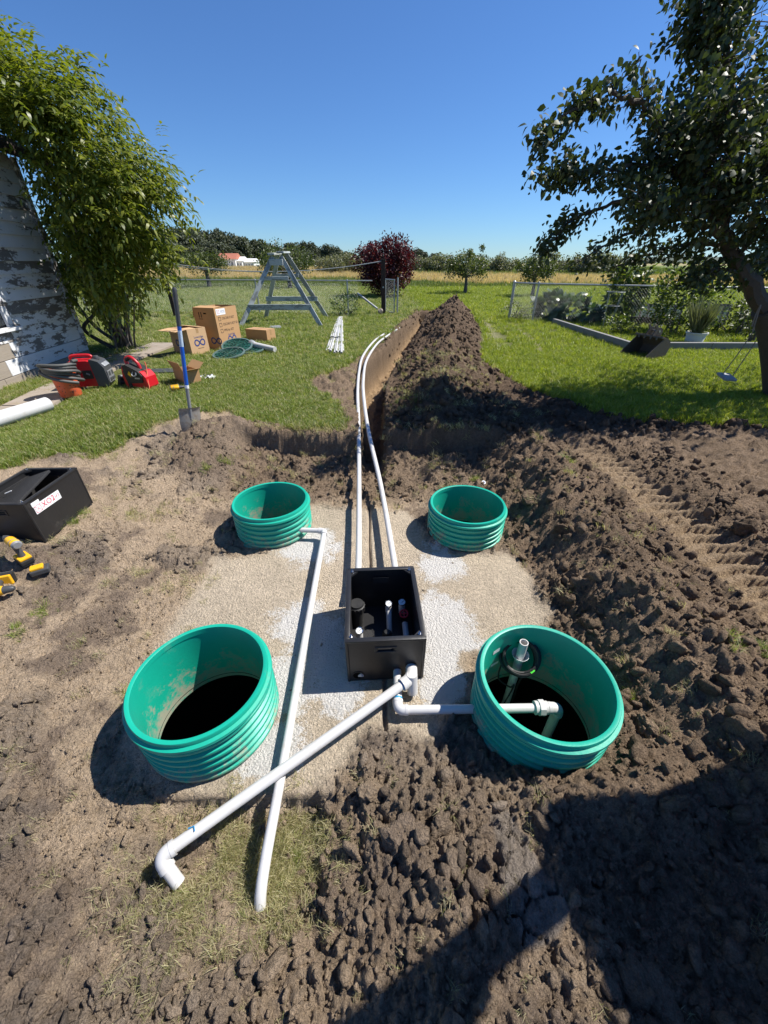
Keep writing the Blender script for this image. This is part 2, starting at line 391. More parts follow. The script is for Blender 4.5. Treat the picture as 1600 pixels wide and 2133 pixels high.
M['grass_bright'] = grass_mat('bright_lawn_grass', (0.18, 0.25, 0.020), (0.31, 0.36, 0.045), (0.50, 0.47, 0.16), 0.10)
M['grass_dry'] = grass_mat('dry_grass', (0.36, 0.33, 0.18), (0.52, 0.47, 0.29), (0.25, 0.27, 0.10), 0.25)
M['grass_field'] = grass_mat('field_grass', (0.09, 0.14, 0.025), (0.16, 0.20, 0.05), (0.30, 0.28, 0.14), 0.1)
M['hay'] = grass_mat('hay', (0.44, 0.34, 0.19), (0.58, 0.46, 0.28), (0.25, 0.24, 0.10), 0.12)
# ------------------------------------------------------------------ terrain
LAWN = 0.35
RISERS = {'FL': (-0.886, 1.117, 0.335), 'FR': (0.782, 1.110, 0.335), 'BL': (-0.976, 2.826, 0.29), 'BR': (0.713, 2.784, 0.28)}
def sdf_poly(x, y, poly):
    """signed distance, negative inside"""
    d = np.full(x.shape, 1e9); ins = np.zeros(x.shape, bool); n = len(poly)
    for i in range(n):
        ax, ay = poly[i]; bx, by = poly[(i + 1) % n]
        ex, ey = bx - ax, by - ay; wx, wy = x - ax, y - ay
        t = np.clip((wx * ex + wy * ey) / (ex * ex + ey * ey), 0, 1)
        d = np.minimum(d, np.hypot(wx - ex * t, wy - ey * t))
        c = ((ay > y) != (by > y)) & (x < (bx - ax) * (y - ay) / ((by - ay) if by != ay else 1e-9) + ax)
        ins ^= c
    return np.where(ins, -d, d)
DIRT = [(-9, 0.2), (-5, 2.2), (-3.7, 3.31), (-3.4, 3.75), (-3.07, 3.69), (-2.87, 4.37), (-2.6, 4.85), (-2.07, 5.07), (-1.63, 4.6),
        (-1.0, 4.36), (-.45, 4.36), (-.55, 5.1), (-1.05, 6.0), (-1.25, 6.7), (-.75, 7.6), (-.55, 8.4), (-.25, 9.2), (.1, 11), (.35, 12.6), (0.8, 14.8), (1.15, 16.8), (1.6, 18), (2.9, 17.2),
        (3.05, 15.5), (2.6, 11.2), (2.0, 8.17), (2.2, 6.35), (2.5, 5.56), (2.98, 4.74), (3.84, 4.56), (4.66, 4.48), (9, 4.2), (14, 3.6), (14, -4), (-9, -4)]
SLAB = [(-1.32, .98), (-1.0, .75), (-.26, .75), (-.12, 1.03), (.25, 1.02), (.5, 1.2), (.48, 1.5), (.9, 1.56), (1.12, 1.8), (1.1, 2.2), (1.0, 2.45), (.6, 2.45),
        (.36, 2.65), (.2, 3.1), (-.45, 3.15), (-.7, 3.2), (-1.0, 2.45), (-1.35, 2.4), (-1.4, 1.7)]
TY = [3.0, 4.24, 5.12, 6.35, 7.34, 8.41, 9.18, 12.05, 16.3, 18.0]
TL = [-.28, -.30, -.34, -.40, -.44, -.26, -.08, .43, 1.2, 1.5]
TR = [.0, .03, .02, .04, .16, .38, .52, 1.0, 1.66, 1.95]
SY = [4.5, 5.2, 6.3, 8.2, 11.2, 14.5, 16.0, 17.5]
SX = [.62, .72, .86, 1.18, 1.78, 2.25, 2.4, 2.5]
SH = [.02, .26, .40, .44, .50, .66, .50, .0]
SW = [.50, .60, .72, .78, .86, .90, .8, .6]
TRK_Y = [-1, .3, 1.0, 2.5, 3.8, 5.0, 6.4, 7.4]; TRK_X = [2.3, 2.32, 2.33, 2.33, 2.23, 2.05, 1.95, 1.95]
LIME = [(-.55, .95, .22), (-.62, 2.55, .34), (-.42, 1.6, .3), (.38, 1.8, .28), (.33, 1.4, .22), (-.55, 1.75, .26), (-.55, 1.3, .3), (-.33, 1.45, .30), (-.25, 1.25, .2), (.4, 1.62, .32), (.33, 1.25, .2), (.45, 2.3, .25), (.48, 1.32, .2), (-.6, .95, .2), (.5, 2.6, .2), (-1.2, 1.35, .12)]

def terrain(x, y, detail=True):
    """height and colour of the ground at world x, y"""
    x = np.asarray(x, float); y = np.asarray(y, float)
    n1 = fbm(x * 1.1, y * 1.1, 4, 3); n2 = fbm(x * 5, y * 5, 4, 11)
    # --- large form
    yb = 4.33 + 0.05 * n1 + 0.03 * n2
    wid = 0.05 + 0.9 * sstep(-1.55, -2.1, x) + 0.9 * sstep(1.3, 1.9, x)
    B = 1 - sstep(0, 1, (y - yb) / wid + 0.5)
    Lm = sstep(-3.9, -1.25, x + 0.25 * n1); Rm = 1 - 0.85 * sstep(1.12, 1.75, x + 0.15 * n1)
    Fm = 1 - 0.45 * sstep(.95, .35, y) * sstep(-.25, .35, x) - 0.2 * sstep(.6, 0, y)
    P = Lm * Rm * B * Fm
    z = LAWN * (1 - P)
    far = sstep(9, 16, np.abs(x)) + sstep(20, 26, y)
    z = z * (1 - np.clip(far, 0, 1)) + LAWN * np.clip(far, 0, 1)
    # pit floor rises a little toward the back wall
    z += 0.10 * sstep(3.1, 4.2, y) * P * (0.6 + 0.6 * n2)
    # mound left of the cut
    md = np.hypot((x + 1.98) / .46, (y - 4.12) / .62)
    z += 0.17 * sstep(1.15, .35, md + 0.15 * n2)
    # soil round the near right riser, ridge beside the track
    z += 0.15 * np.exp(-(((x - 1.18) / .26) ** 2 + ((y - .90) / .34) ** 2)) + 0.17 * np.exp(-(((x - .85) / .34) ** 2 + ((y - .70) / .15) ** 2))
    z += 0.10 * np.exp(-((x - 1.55 - .1 * n1) / .26) ** 2) * sstep(.9, 1.5, y) * (1 - sstep(3.6, 4.6, y))
    z += 0.10 * np.exp(-((x - 2.72) / .22) ** 2) * sstep(.4, 1, y) * (1 - sstep(3.3, 4.2, y))
    # spoil heap beside the trench
    cx = np.interp(y, SY, SX); sh = np.interp(y, SY, SH, 0, 0); sw = np.interp(y, SY, SW)
    d = np.abs(x - cx + 0.10 * n1) / sw
    prof = np.clip(1.12 - d, 0, 1) ** 1.1
    heap = sh * prof * (1 + 0.25 * n1 + 0.2 * n2) * (y > 4.3) * (y < 17.6)
    z += heap
    # low sod bank left of the trench
    tl = np.interp(y, TY, TL) + 0.03 * n2; tr = np.interp(y, TY, TR) + 0.03 * n1
    z += 0.10 * sstep(9.5, 12.5, y) * (1 - sstep(17, 18, y)) * np.exp(-((x - tl + 0.12) / .16) ** 2) * (0.7 + 0.6 * n2)
    # clods thrown left of the trench
    z += 0.10 * np.exp(-(((x + .75) / .25) ** 2 + ((y - 6.5) / .6) ** 2)) * (0.6 + n2)
    # trench
    dt = np.minimum(x - tl, tr - x)
    tm = sstep(-.01, .07, dt) * sstep(3.0, 3.7, y) * (1 - sstep(17.3, 17.6, y))
    floor = -0.10 - 0.16 * sstep(4.0, 5.2, y) + 0.03 * n2
    z = z * (1 - tm) + floor * tm
    # slab edge in front, groove between slab halves
    sd = sdf_poly(x, y, SLAB)
    edge = sstep(.005, -.005, y - (.745 + .006 * n2)) * sstep(-1.1, -.95, x) * (1 - sstep(-.3, -.2, x)) * sstep(.3, .55, y)
    z -= 0.075 * edge
    gx = -0.125 + (2.7 - y) * 0.04
    gx = np.where(y < 1.6, 0.005, gx)
    grv = sstep(.016, .006, np.abs(x - gx)) * ((y > 2.0) & (y < 3.22) | (y > 1.02) & (y < 1.34))
    z -= 0.04 * grv
    # track with cleat marks
    tx = np.interp(y, TRK_Y, TRK_X); dx = (x - tx)
    tk = sstep(.20, .15, np.abs(dx)) * sstep(-1, .3, y) * (1 - sstep(6.2, 7.3, y))
    cle = np.sin((y + 0.35 * np.abs(dx) + 0.02 * n1) * 2 * math.pi / 0.115)
    # --- masks
    dd = sdf_poly(x, y, DIRT) + 0.10 * n2 + 0.05 * n1
    grass = sstep(-.03, .06, dd) * (1 - tm)
    slab = sstep(.06, -.06, sd + 0.06 * n2)
    right = sstep(.75, 1.25, x + .2 * n1 + .45 * sstep(1.25, .8, y) * sstep(-.35, .3, x)) * (1 - slab)
    nearc = sstep(1.0, .7, y + .1 * n1) * sstep(-.75, -.2, x + .15 * n1)
    backp = sstep(3.15, 3.5, y + .1 * n2) * sstep(-1.9, -1.5, x)
    rough = np.clip(np.maximum(np.maximum(right, nearc), backp * .8) + 0.30, 0, 1) * (1 - slab * .93) * (1 - grass * .85) * (1 - .85 * tk)
    rough = np.maximum(rough, sstep(.02, .12, heap) * .9)
    smear = sstep(.12, .22, fbm(x * 2.3 + 9, y * 2.3 - 4, 3, 77) + 0.18 - 0.5 * (1 - sstep(.2, .5, x)) - .5 * sstep(.45, .8, y)) * nearc
    rough = rough * (1 - .65 * smear)
    wt = np.zeros_like(x)
    if detail:
        wx = x + .018 * fbm(x * 13, y * 13, 3, 71); wy = y + .018 * fbm(x * 13 + 50, y * 13, 3, 72)
        f1, f2, idv = worley(wx * 8, wy * 8, 5); g1, g2, idg = worley(wx * 19, wy * 19, 8); h1, h2, idh = worley(wx * 44, wy * 44, 9)
        blk = lambda a1, a2: np.clip((a2 - a1) * 2.4, 0, 1) ** .55
        hf = fbm(x * 34, y * 34, 4, 81, .6); hf2 = np.abs(fbm(x * 17, y * 17, 4, 83, .6))
        lump = sstep(-.15, .35, n1 + .4 * n2)
        bumps = 0.060 * blk(f1, f2) * idv ** 1.6 * lump + (0.016 * blk(g1, g2) + .020 * np.clip(1 - g1 * 1.15, 0, 1)) * (.15 + idg ** 1.5) + 0.010 * np.clip(1 - h1 * 1.1, 0, 1) * (.3 + idh) + 0.020 * hf - 0.030 * hf2 * lump
        z += rough * (bumps + 0.035 * n2 + 0.03 * n1 - .02)
        # left: trodden crust with crumbly patches and cracks
        lp = sstep(.10, .34, fbm(x * 2.1 + 5, y * 2.1 + 3, 4, 92)) * (1 - slab) * (1 - grass) * (1 - rough * .7)
        z += lp * (.034 * blk(g1, g2) * idg ** 1.5 + .016 * blk(h1, h2) * idh + .016 * hf + .010) + (1 - slab) * (1 - grass) * (1 - rough) * .035 * fbm(x * 1.9, y * 3.1, 3, 19)
        z += (1 - slab) * (1 - grass) * (1 - rough * .6) * (0.012 * n2 - 0.022 * sstep(.05, .0, f2 - f1) * (idv > .45) + 0.009 * hf - 0.016 * sstep(.32, .6, fbm(x * 21 + 7, y * 21, 3, 15)) + 0.012 * fbm(x * 11, y * 11, 3, 5))
        z += slab * (0.0022 * fbm(x * 22, y * 22, 3, 6) + .003 * n1 + .0015 * hf)
        z += smear * (-0.025 * sstep(.06, .0, f2 - f1) - .012 * sstep(.05, 0, g2 - g1) * (idg > .6))
    z += tk * (1 - grass) * (-0.060 + 0.048 * sstep(-.35, .35, cle)) * (1 - tm)
    z += grass * 0.012 * n1
    # --- colour (base colour of the material itself)
    def c(*a): return np.array(a)[None, :]
    n3 = fbm(x * 2.7 + 20, y * 2.7, 5, 41)[:, None]; n4 = fbm(x * 14, y * 14, 4, 43)[:, None]
    S = lambda m: m[:, None]
    dry = c(.49, .375, .26) * (1 + .18 * n3 + .2 * n4); dark = c(.245, .178, .122) * (1 + .25 * n3 + .25 * n4)
    sand = c(.61, .51, .385) * (1 + .12 * n3 + .14 * n4)
    K = dry + (c(.25, .19, .14) - dry) * sstep(-.05, .38, n3 + .35 * n4)
    K = K + (c(.21, .175, .145) - K) * S(sstep(.10, .34, fbm(x * 2.1 + 5, y * 2.1 + 3, 4, 92)) * .55)
    dk = np.clip(np.maximum(np.maximum(right, .48 * nearc), .9 * backp * (1 - .35 * sstep(0, .6, n1))), 0, 1)
    dk = np.maximum(dk, sstep(3.6, 4.6, y) * sstep(-.6, .1, x)); dk = np.maximum(dk, .6 * sstep(1.2, .7, md)); dk = np.maximum(dk, sstep(.02, .1, heap))
    K = K + (dark - K) * S(np.clip(dk, 0, 1))
    K = K + (c(.135, .094, .064) * (1 + .3 * n3) - K) * S(np.clip(sstep(.02, .1, heap) + sstep(4.2, 4.5, y) * sstep(-.5, 0, x), 0, 1) * .85)
    K = K + (c(.27, .24, .21) - K) * S(smear * .7)
    K = K + (sand - K) * S(slab)
    K = K + (c(.42, .31, .20) - K) * S(tk * (1 - grass) * .8 * (1 - sstep(3.4, 4.4, y)))
    # bands in the trench wall: dark topsoil over tan clay
    wallz = tm * (1 - sstep(.0, 1, (z + .02) / .08)) * sstep(4.8, 5.6, y) * (x < .5 * (tl + tr))
    K = K + (c(.40, .275, .16) - K) * S(wallz * .9)
    side = sstep(-.12, 0, dt) * (1 - sstep(.05, .12, dt)) * sstep(4.4, 5, y)
    K = K + (c(.21, .15, .10) - K) * S(side * (1 - wallz) * .8)
    # turf
    lg = c(.15, .165, .05) * (1 + .2 * n3 + .25 * n4)
    wear = np.exp(-(((x + .9) / .9) ** 2 + ((y - 5.6) / 1.3) ** 2))
    lg = lg + (c(.33, .26, .15) - lg) * S(.55 * wear * sstep(-.3, .4, n1 + .5 * n2))
    strip = np.exp(-((x - np.interp(y, [5.4, 8, 12, 15.5], [2.95, 2.5, 3.05, 3.6]) + .1 * n1) / .20) ** 2) * sstep(5, 6, y) * (1 - sstep(14, 17, y)) + np.exp(-((x - np.interp(y, [5.4, 8, 12, 15.5], [3.75, 3.35, 3.95, 4.5]) + .1 * n1) / .10) ** 2) * sstep(5, 6, y) * (1 - sstep(12, 15, y))
    lg = lg + (c(.36, .33, .19) - lg) * S(np.clip(strip, 0, 1) * .6)
    K = K + (lg - K) * S(grass)
    # strip by the house: straw and bare earth
    hs = sstep(-5.15, -5.35, x + .1 * n2) * (y < 9.2) * (y > 2) * (x > -7)
    K = K + (c(.36, .27, .15) * (1 + .2 * n4) - K) * S(hs * sstep(-.25, .1, n2 + .2) * .85)
    # fields
    yh1 = np.interp(x, [-60, -5, 8, 60], [46, 46, 36, 30]); yh2 = np.interp(x, [-60, -12, 6, 40], [190, 120, 62, 50])
    hay = sstep(0, 1, (y - yh1) / (4 + y * .05)) * (1 - sstep(0, 1, (y - yh2) / (y * .08 + 1)))
    meadow = sstep(33, 36, y)
    K = K + (c(.15, .19, .05) * (1 + .25 * n3) - K) * S(meadow)
    K = K + (c(.52, .41, .25) * (1 + .12 * n3) - K) * S(hay)
    farf = sstep(110, 160, y) * (x > 15)
    K = K + (c(.30, .26, .13) - K) * S(farf * sstep(260, 330, y) * (1 - sstep(900, 1200, y)))
    ly = np.full_like(x, 0.0)
    for (a, b2, r) in LIME: ly = np.maximum(ly, np.exp(-(((x - a) / r) ** 2 + ((y - b2) / r) ** 2)))
    lime = ly * (slab * .9 + .1)
    return z, np.clip(K, 0.003, .9), lime, dict(grass=grass, slab=slab, rough=rough, heap=heap, tm=tm, hay=hay, right=right, nearc=nearc, smear=smear, meadow=meadow, tk=tk, backp=backp, hs=hs, strip=strip)
def hz(x, y): return float(terrain(np.array([x]), np.array([y]), True)[0][0])
def gz(xs, ys): return terrain(np.asarray(xs, float), np.asarray(ys, float), True)

# fan-shaped grid, fine near the dig and coarse at the horizon
rows = [-3.0]; yv = -3.0
while yv < 9000:
    yv += (0.05 if yv < -.8 else 0.0105 if yv < -.1 else 0.0062 + 0.0036 * max(yv, 0) if yv < 19 else (0.02 + 0.05 * (yv - 17) if yv < 120 else yv * 0.12)); rows.append(yv)
rows = np.array(rows); NC = 800
tt = np.linspace(-1, 1, NC); tt = 0.72 * tt + 0.28 * tt ** 3
HW = 2.3 + 1.28 * np.maximum(rows, 0)
GX = tt[None, :] * HW[:, None]; GY = np.repeat(rows[:, None], NC, 1)
gx, gy = GX.ravel(), GY.ravel()
nearmask = gy < 22
Z = np.zeros_like(gx); K = np.zeros((len(gx), 3)); LM = np.zeros_like(gx)
for msk, det in ((nearmask, True), (~nearmask, False)):
    z_, k_, l_, _ = terrain(gx[msk], gy[msk], det); Z[msk] = z_; K[msk] = k_; LM[msk] = l_
NR = len(rows)
ii = (np.arange(NR - 1)[:, None] * NC + np.arange(NC - 1)[None, :]).ravel()
quads = np.stack([ii, ii + 1, ii + NC + 1, ii + NC], 1)
qc = np.stack([gx[quads].mean(1), gy[quads].mean(1)], 1)
keep = np.ones(len(quads), bool)
for k, (a, b2, h) in RISERS.items(): keep &= np.hypot(qc[:, 0] - a, qc[:, 1] - b2) > 0.306
quads = quads[keep]
me = npmesh('ground', np.stack([gx, gy, Z], 1), quads.ravel(), np.arange(len(quads)) * 4, True)
colattr(me, 'col', np.concatenate([K, LM[:, None]], 1))
gm, nt, b = newmat('soil_and_turf')
tc = nd(nt, 'ShaderNodeTexCoord'); at = nd(nt, 'ShaderNodeAttribute', attribute_name='col')
v = tc.outputs['Object']
na = noise(nt, v, 38, 8, 0.75); nb = noise(nt, v, 170, 6, 0.7); ncn = noise(nt, v, 7, 8, 0.75)
r1 = ramp(nt, na.outputs['Fac'], [(0.25, 0.55), (0.5, 1.0), (0.78, 1.35)]); r2 = ramp(nt, nb.outputs['Fac'], [(0.3, 0.72), (0.7, 1.22)])
cc = mix(nt, 1.0, at.outputs['Color'], r1.outputs[0], 'MULTIPLY'); cc = mix(nt, 1.0, cc, r2.outputs[0], 'MULTIPLY')
# lime dust: speckled where the attribute is high
ls = nd(nt, 'ShaderNodeMath', operation='MULTIPLY_ADD'); nt.links.new(at.outputs['Alpha'], ls.inputs[0]); ls.inputs[1].default_value = 0.30
lm = nd(nt, 'ShaderNodeMath', operation='MULTIPLY_ADD'); nt.links.new(nb.outputs['Fac'], lm.inputs[0]); lm.inputs[1].default_value = 0.30
lm2 = nd(nt, 'ShaderNodeMath', operation='MULTIPLY'); nt.links.new(na.outputs['Fac'], lm2.inputs[0]); lm2.inputs[1].default_value = 0.26
lm3 = nd(nt, 'ShaderNodeMath', operation='MULTIPLY_ADD'); nt.links.new(ncn.outputs['Fac'], lm3.inputs[0]); lm3.inputs[1].default_value = 0.44; nt.links.new(lm2.outputs[0], lm3.inputs[2])
nt.links.new(lm3.outputs[0], lm.inputs[2]); nt.links.new(lm.outputs[0], ls.inputs[2])
lr = ramp(nt, ls.outputs[0], [(0.672, 0.0), (0.705, 0.85)])
cc = mix(nt, lr.outputs[0], cc, (0.80, 0.785, 0.76))
nt.links.new(cc, b.inputs['Base Color']); b.inputs['Roughness'].default_value = 0.95; b.inputs['Specular IOR Level'].default_value = 0.15
bu = nd(nt, 'ShaderNodeBump'); bu.inputs['Strength'].default_value = 1.0; bu.inputs['Distance'].default_value = 0.026
ma = nd(nt, 'ShaderNodeMath', operation='MULTIPLY_ADD'); nt.links.new(nb.outputs['Fac'], ma.inputs[0]); ma.inputs[1].default_value = 0.35; nt.links.new(na.outputs['Fac'], ma.inputs[2])
wv = nd(nt, 'ShaderNodeVectorMath', operation='MULTIPLY_ADD'); wv.inputs[1].default_value = (.012,) * 3; nt.links.new(nb.outputs['Color'], wv.inputs[0]); nt.links.new(v, wv.inputs[2])
for vs, va in ((75, -0.55), (190, -0.30)):
    vo = nd(nt, 'ShaderNodeTexVoronoi'); vo.inputs['Scale'].default_value = vs; nt.links.new(wv.outputs[0], vo.inputs['Vector'])
    m2 = nd(nt, 'ShaderNodeMath', operation='MULTIPLY_ADD'); nt.links.new(vo.outputs['Distance'], m2.inputs[0]); m2.inputs[1].default_value = va; nt.links.new(ma.outputs[0], m2.inputs[2]); ma = m2
nt.links.new(ma.outputs[0], bu.inputs['Height']); nt.links.new(bu.outputs[0], b.inputs['Normal'])
M['soil'] = gm
tag(link('ground', me, gm), 'dug brown soil, sandy tank top and mown lawn running to far fields', kind='structure')

# dark tank below each riser
# (built with the risers)

# ------------------------------------------------------------------ loose clods: countless, one mesh
from mathutils import noise as mnoise
def clod_shape(sub, seed):
    bm = bmesh.new(); bmesh.ops.create_icosphere(bm, subdivisions=sub, radius=1.0)
    o = Vector((seed * 7.3, seed * 3.1, seed * 1.7))
    rr_ = random.Random(seed); pls = []
    for k in range(11):
        nv = Vector((rr_.gauss(0, 1), rr_.gauss(0, 1), rr_.gauss(0, 1))).normalized(); pls.append((nv, rr_.uniform(.45, .95)))
    for vv in bm.verts:
        p = vv.co.copy(); f = 1.15
        for nv, dd in pls:
            q = p.dot(nv)
            if q > .05: f = min(f, dd / q)
        f += .20 * mnoise.noise(p * 1.6 + o) + .18 * mnoise.noise(p * 3.7 + o) + (.16 * mnoise.noise(p * 8 + o) + .10 * mnoise.noise(p * 17 + o) if sub > 2 else 0)
        vv.co = p * max(.25, f)
    pass
    V = np.array([vv.co[:] for vv in bm.verts]); Fc = np.array([[q.index for q in f.verts] for f in bm.faces]); bm.free()
    V[:, 2] *= 0.75
    return V, Fc
SH1 = [clod_shape(1, s) for s in range(8)]; SH2 = [clod_shape(2, s + 20) for s in range(8)]; SH3 = [clod_shape(4, s + 40) for s in range(8)]
def scatter_clods(name, n, xr, yr, smin, smax, power, weight, shapes, label, sink=.15):
    x = rng.uniform(*xr, n * 4); u = rng.uniform(0, 1, n * 4)
    y = yr[0] + (yr[1] - yr[0]) * u ** 1.7
    z, kc, lm_, mk = gz(x, y)
    w = np.clip(weight(x, y, mk), 0, 1)
    for k, (a, b2, h) in RISERS.items(): w = w * (np.hypot(x - a, y - b2) > .36)
    w = w * ~((x > -.26) & (x < .26) & (y > 1.25) & (y < 1.92))
    sel = np.where(rng.uniform(0, 1, n * 4) < w)[0][:n]
    Vs = []; Fs = []; Cs = []; off = 0
    for i in sel:
        s = smin * (smax / smin) ** (rng.uniform() ** power)
        V, Fc = shapes[rng.integers(len(shapes))]
        R = np.array(Euler(tuple(rng.uniform(0, 6.28, 3))).to_matrix())
        q = (V * np.array([s * rng.uniform(.85, 1.15), s * rng.uniform(.85, 1.15), s * rng.uniform(.75, 1.0)])) @ R.T + np.array([x[i], y[i], z[i] + s * sink])
        Vs.append(q); Fs.append(Fc + off); off += len(V)
        Cs.append(np.tile(np.append(kc[i] * rng.uniform(.7, 1.2), 0), (len(V), 1)))
    V = np.concatenate(Vs); Fc = np.concatenate(Fs)
    m_ = npmesh(name, V, Fc.ravel(), np.arange(len(Fc)) * 3, False)
    colattr(m_, 'col', np.concatenate(Cs))
    return tag(link(name, m_, gm), label, kind='stuff')
dirtw = lambda x, y, k: np.clip(k['rough'] * 1.1 - .24, 0.05, 1) * (1 - k['grass']) * (1 - k['tm'] * .5) * (1 - .9 * k['tk']) * (1 - .6 * k['smear']) * (1 - k['slab'] * .92)
heapw = lambda x, y, k: (sstep(.02, .1, k['heap']) + .5 * sstep(.05, .3, k['rough'] - .3)) * (1 - k['grass'])
scatter_clods('soil_crumbs', 20000, (-2.4, 3.0), (-.5, 4.3), .0045, .017, 1.3, dirtw, SH1, 'small crumbs of brown soil strewn over the dug ground')
scatter_clods('dry_crumbs', 9000, (-2.6, .2), (-.1, 4.2), .0035, .012, 1.3, lambda x, y, k: (.25 + .75 * (fbm(x * 4, y * 4, 3, 17) > .05)) * (1 - k['slab'] * .96) * (1 - k['grass']) * (1 - k['right']) * (1 - k['nearc'] * .8), SH1, 'fine dry crumbs scattered over the trodden pale soil')
scatter_clods('dry_clods', 700, (-2.8, -.2), (0, 4.2), .012, .040, 1.5, lambda x, y, k: sstep(.08, .3, fbm(x * 2.1 + 5, y * 2.1 + 3, 4, 92)) * (1 - k['slab']) * (1 - k['grass']) * (1 - k['right']), SH2, 'dry clods lying in crumbly patches of the pale soil')
scatter_clods('soil_clods', 1500, (-2.0, 3.3), (-.6, 4.6), .02, .055, 1.6, lambda x, y, k: dirtw(x, y, k) * sstep(-1.2, .3, x + 1.2 * k['backp']), SH2, 'fist-sized clods of brown soil lying on the dug ground')
scatter_clods('soil_lumps', 100, (-1.2, 3.4), (0, 4.6), .035, .085, 1.5, lambda x, y, k: dirtw(x, y, k) * k['right'] + .6 * k['nearc'] * dirtw(x, y, k), SH3, 'large broken lumps of dark soil beside the near risers', -.15)
scatter_clods('earth_blocks', 26, (.9, 3.2), (.2, 4.4), .07, .13, 1.0, lambda x, y, k: k['right'] * (1 - k['tk']) * (1 - k['slab']), SH3, 'big broken blocks of earth half sunk in the rough soil', -.40)
scatter_clods('heap_clods', 3200, (.0, 4.5), (4.4, 17.5), .02, .075, 1.3, heapw, SH2, 'clods of dark soil on the long spoil heap beside the trench', 0.0)

# ------------------------------------------------------------------ grass (geometry-node instances of tufts)
def tuft_mesh(name, nb, rad, h0, h1, w, lean, seed, mat, curl=.5):
    r = np.random.default_rng(seed)
    V = []; Fl = []; St = []; Rn = []
    for i in range(nb):
        a = r.uniform(0, 6.283); rr = rad * math.sqrt(r.uniform()); bx_, by_ = rr * math.cos(a), rr * math.sin(a)
        th = r.uniform(0, 6.283); ln = lean * r.uniform(.2, 1.3); h = r.uniform(h0, h1); ww = w * r.uniform(.7, 1.3)
        dx, dy = math.cos(th), math.sin(th); px, py = -dy * ww / 2, dx * ww / 2
        o = len(V); m_ = .55
        V += [(bx_ - px, by_ - py, -.01), (bx_ + px, by_ + py, -.01),
              (bx_ + px * .8 + dx * ln * h * .4, by_ + py * .8 + dy * ln * h * .4, h * m_), (bx_ - px * .8 + dx * ln * h * .4, by_ - py * .8 + dy * ln * h * .4, h * m_),
              (bx_ + dx * ln * h * (1 + curl * .3), by_ + dy * ln * h * (1 + curl * .3), h * (1 - .35 * curl * ln))]
        St.append(len(Fl)); Fl += [o, o + 1, o + 2, o + 3]; St.append(len(Fl)); Fl += [o + 3, o + 2, o + 4]
        q = r.uniform(); Rn += [(q, q, q, 1)] * 5
    m_ = npmesh(name, V, Fl, St, False); colattr(m_, 'rnd', Rn); m_.materials.append(mat)
    return bpy.data.objects.new(name, m_)
def instance_stuff(name, label, P, S, RZ, protos, tilt=.15):
    n = len(P)
    me_ = bpy.data.meshes.new(name); me_.vertices.add(n); me_.vertices.foreach_set('co', np.asarray(P, np.float32).ravel())
    a = me_.attributes.new('scl', 'FLOAT', 'POINT'); a.data.foreach_set('value', np.asarray(S, np.float32))
    rot = np.stack([rng.normal(0, tilt, n), rng.normal(0, tilt, n), RZ], 1).astype(np.float32)
    a = me_.attributes.new('rotv', 'FLOAT_VECTOR', 'POINT'); a.data.foreach_set('vector', rot.ravel())
    a = me_.attributes.new('idx', 'INT', 'POINT'); a.data.foreach_set('value', rng.integers(0, len(protos), n).astype(np.int32))
    me_.update()
    cl = bpy.data.collections.new(name + '_tufts')
    for p in protos: cl.objects.link(p)
    o = link(name, me_, None)
    ng = bpy.data.node_groups.new(name, 'GeometryNodeTree')
    ng.interface.new_socket('Geometry', in_out='INPUT', socket_type='NodeSocketGeometry'); ng.interface.new_socket('Geometry', in_out='OUTPUT', socket_type='NodeSocketGeometry')
    gi = ng.nodes.new('NodeGroupInput'); go = ng.nodes.new('NodeGroupOutput')
    iop = ng.nodes.new('GeometryNodeInstanceOnPoints'); ci = ng.nodes.new('GeometryNodeCollectionInfo')
    ci.inputs[0].default_value = cl; ci.inputs['Separate Children'].default_value = True; ci.inputs['Reset Children'].default_value = True
    def named(nm, ty):
        q = ng.nodes.new('GeometryNodeInputNamedAttribute'); q.data_type = ty; q.inputs[0].default_value = nm; return q.outputs[0]
    L_ = ng.links.new
    L_(gi.outputs[0], iop.inputs['Points']); L_(ci.outputs[0], iop.inputs['Instance']); iop.inputs['Pick Instance'].default_value = True
    L_(named('idx', 'INT'), iop.inputs['Instance Index'])
    e2r = ng.nodes.new('FunctionNodeEulerToRotation'); L_(named('rotv', 'FLOAT_VECTOR'), e2r.inputs[0]); L_(e2r.outputs[0], iop.inputs['Rotation'])
    L_(named('scl', 'FLOAT'), iop.inputs['Scale']); L_(iop.outputs[0], go.inputs[0])
    md_ = o.modifiers.new('tufts', 'NODES'); md_.node_group = ng
    return tag(o, label, kind='stuff')
def sample(n, xr, yr, weight, ypow=1.0, avoid=()):
    x = rng.uniform(*xr, n); y = yr[0] + (yr[1] - yr[0]) * rng.uniform(0, 1, n) ** ypow
    vis = np.abs(x) < 1.6 + 1.15 * np.maximum(y, 0)
    x, y = x[vis], y[vis]
    z, kc, lm_, mk = gz(x, y)
    s = rng.uniform(0, 1, len(x)) < weight(x, y, mk)
    for (a, b2, r) in avoid: s &= np.hypot(x - a, y - b2) > r
    return x[s], y[s], z[s]
AVOID_X = lambda x, y: ~((x < -4.45) & (x > -5.3) & (y < 9.9) & (y > 2.5)) & ~((x < -5.85) & (y < 8.9))
patch = lambda x, y: fbm(x * 1.7, y * 1.7, 3, 61)
lawn_l = lambda x, y, k: k['grass'] * (1 - k['tm']) * AVOID_X(x, y) * (x < 1.5) * (1 - .8 * np.exp(-(((x + .9) / .8) ** 2 + ((y - 5.6) / 1.2) ** 2)) * (patch(x, y) > -.2)) * np.where(x < -5.3, .4, 1)
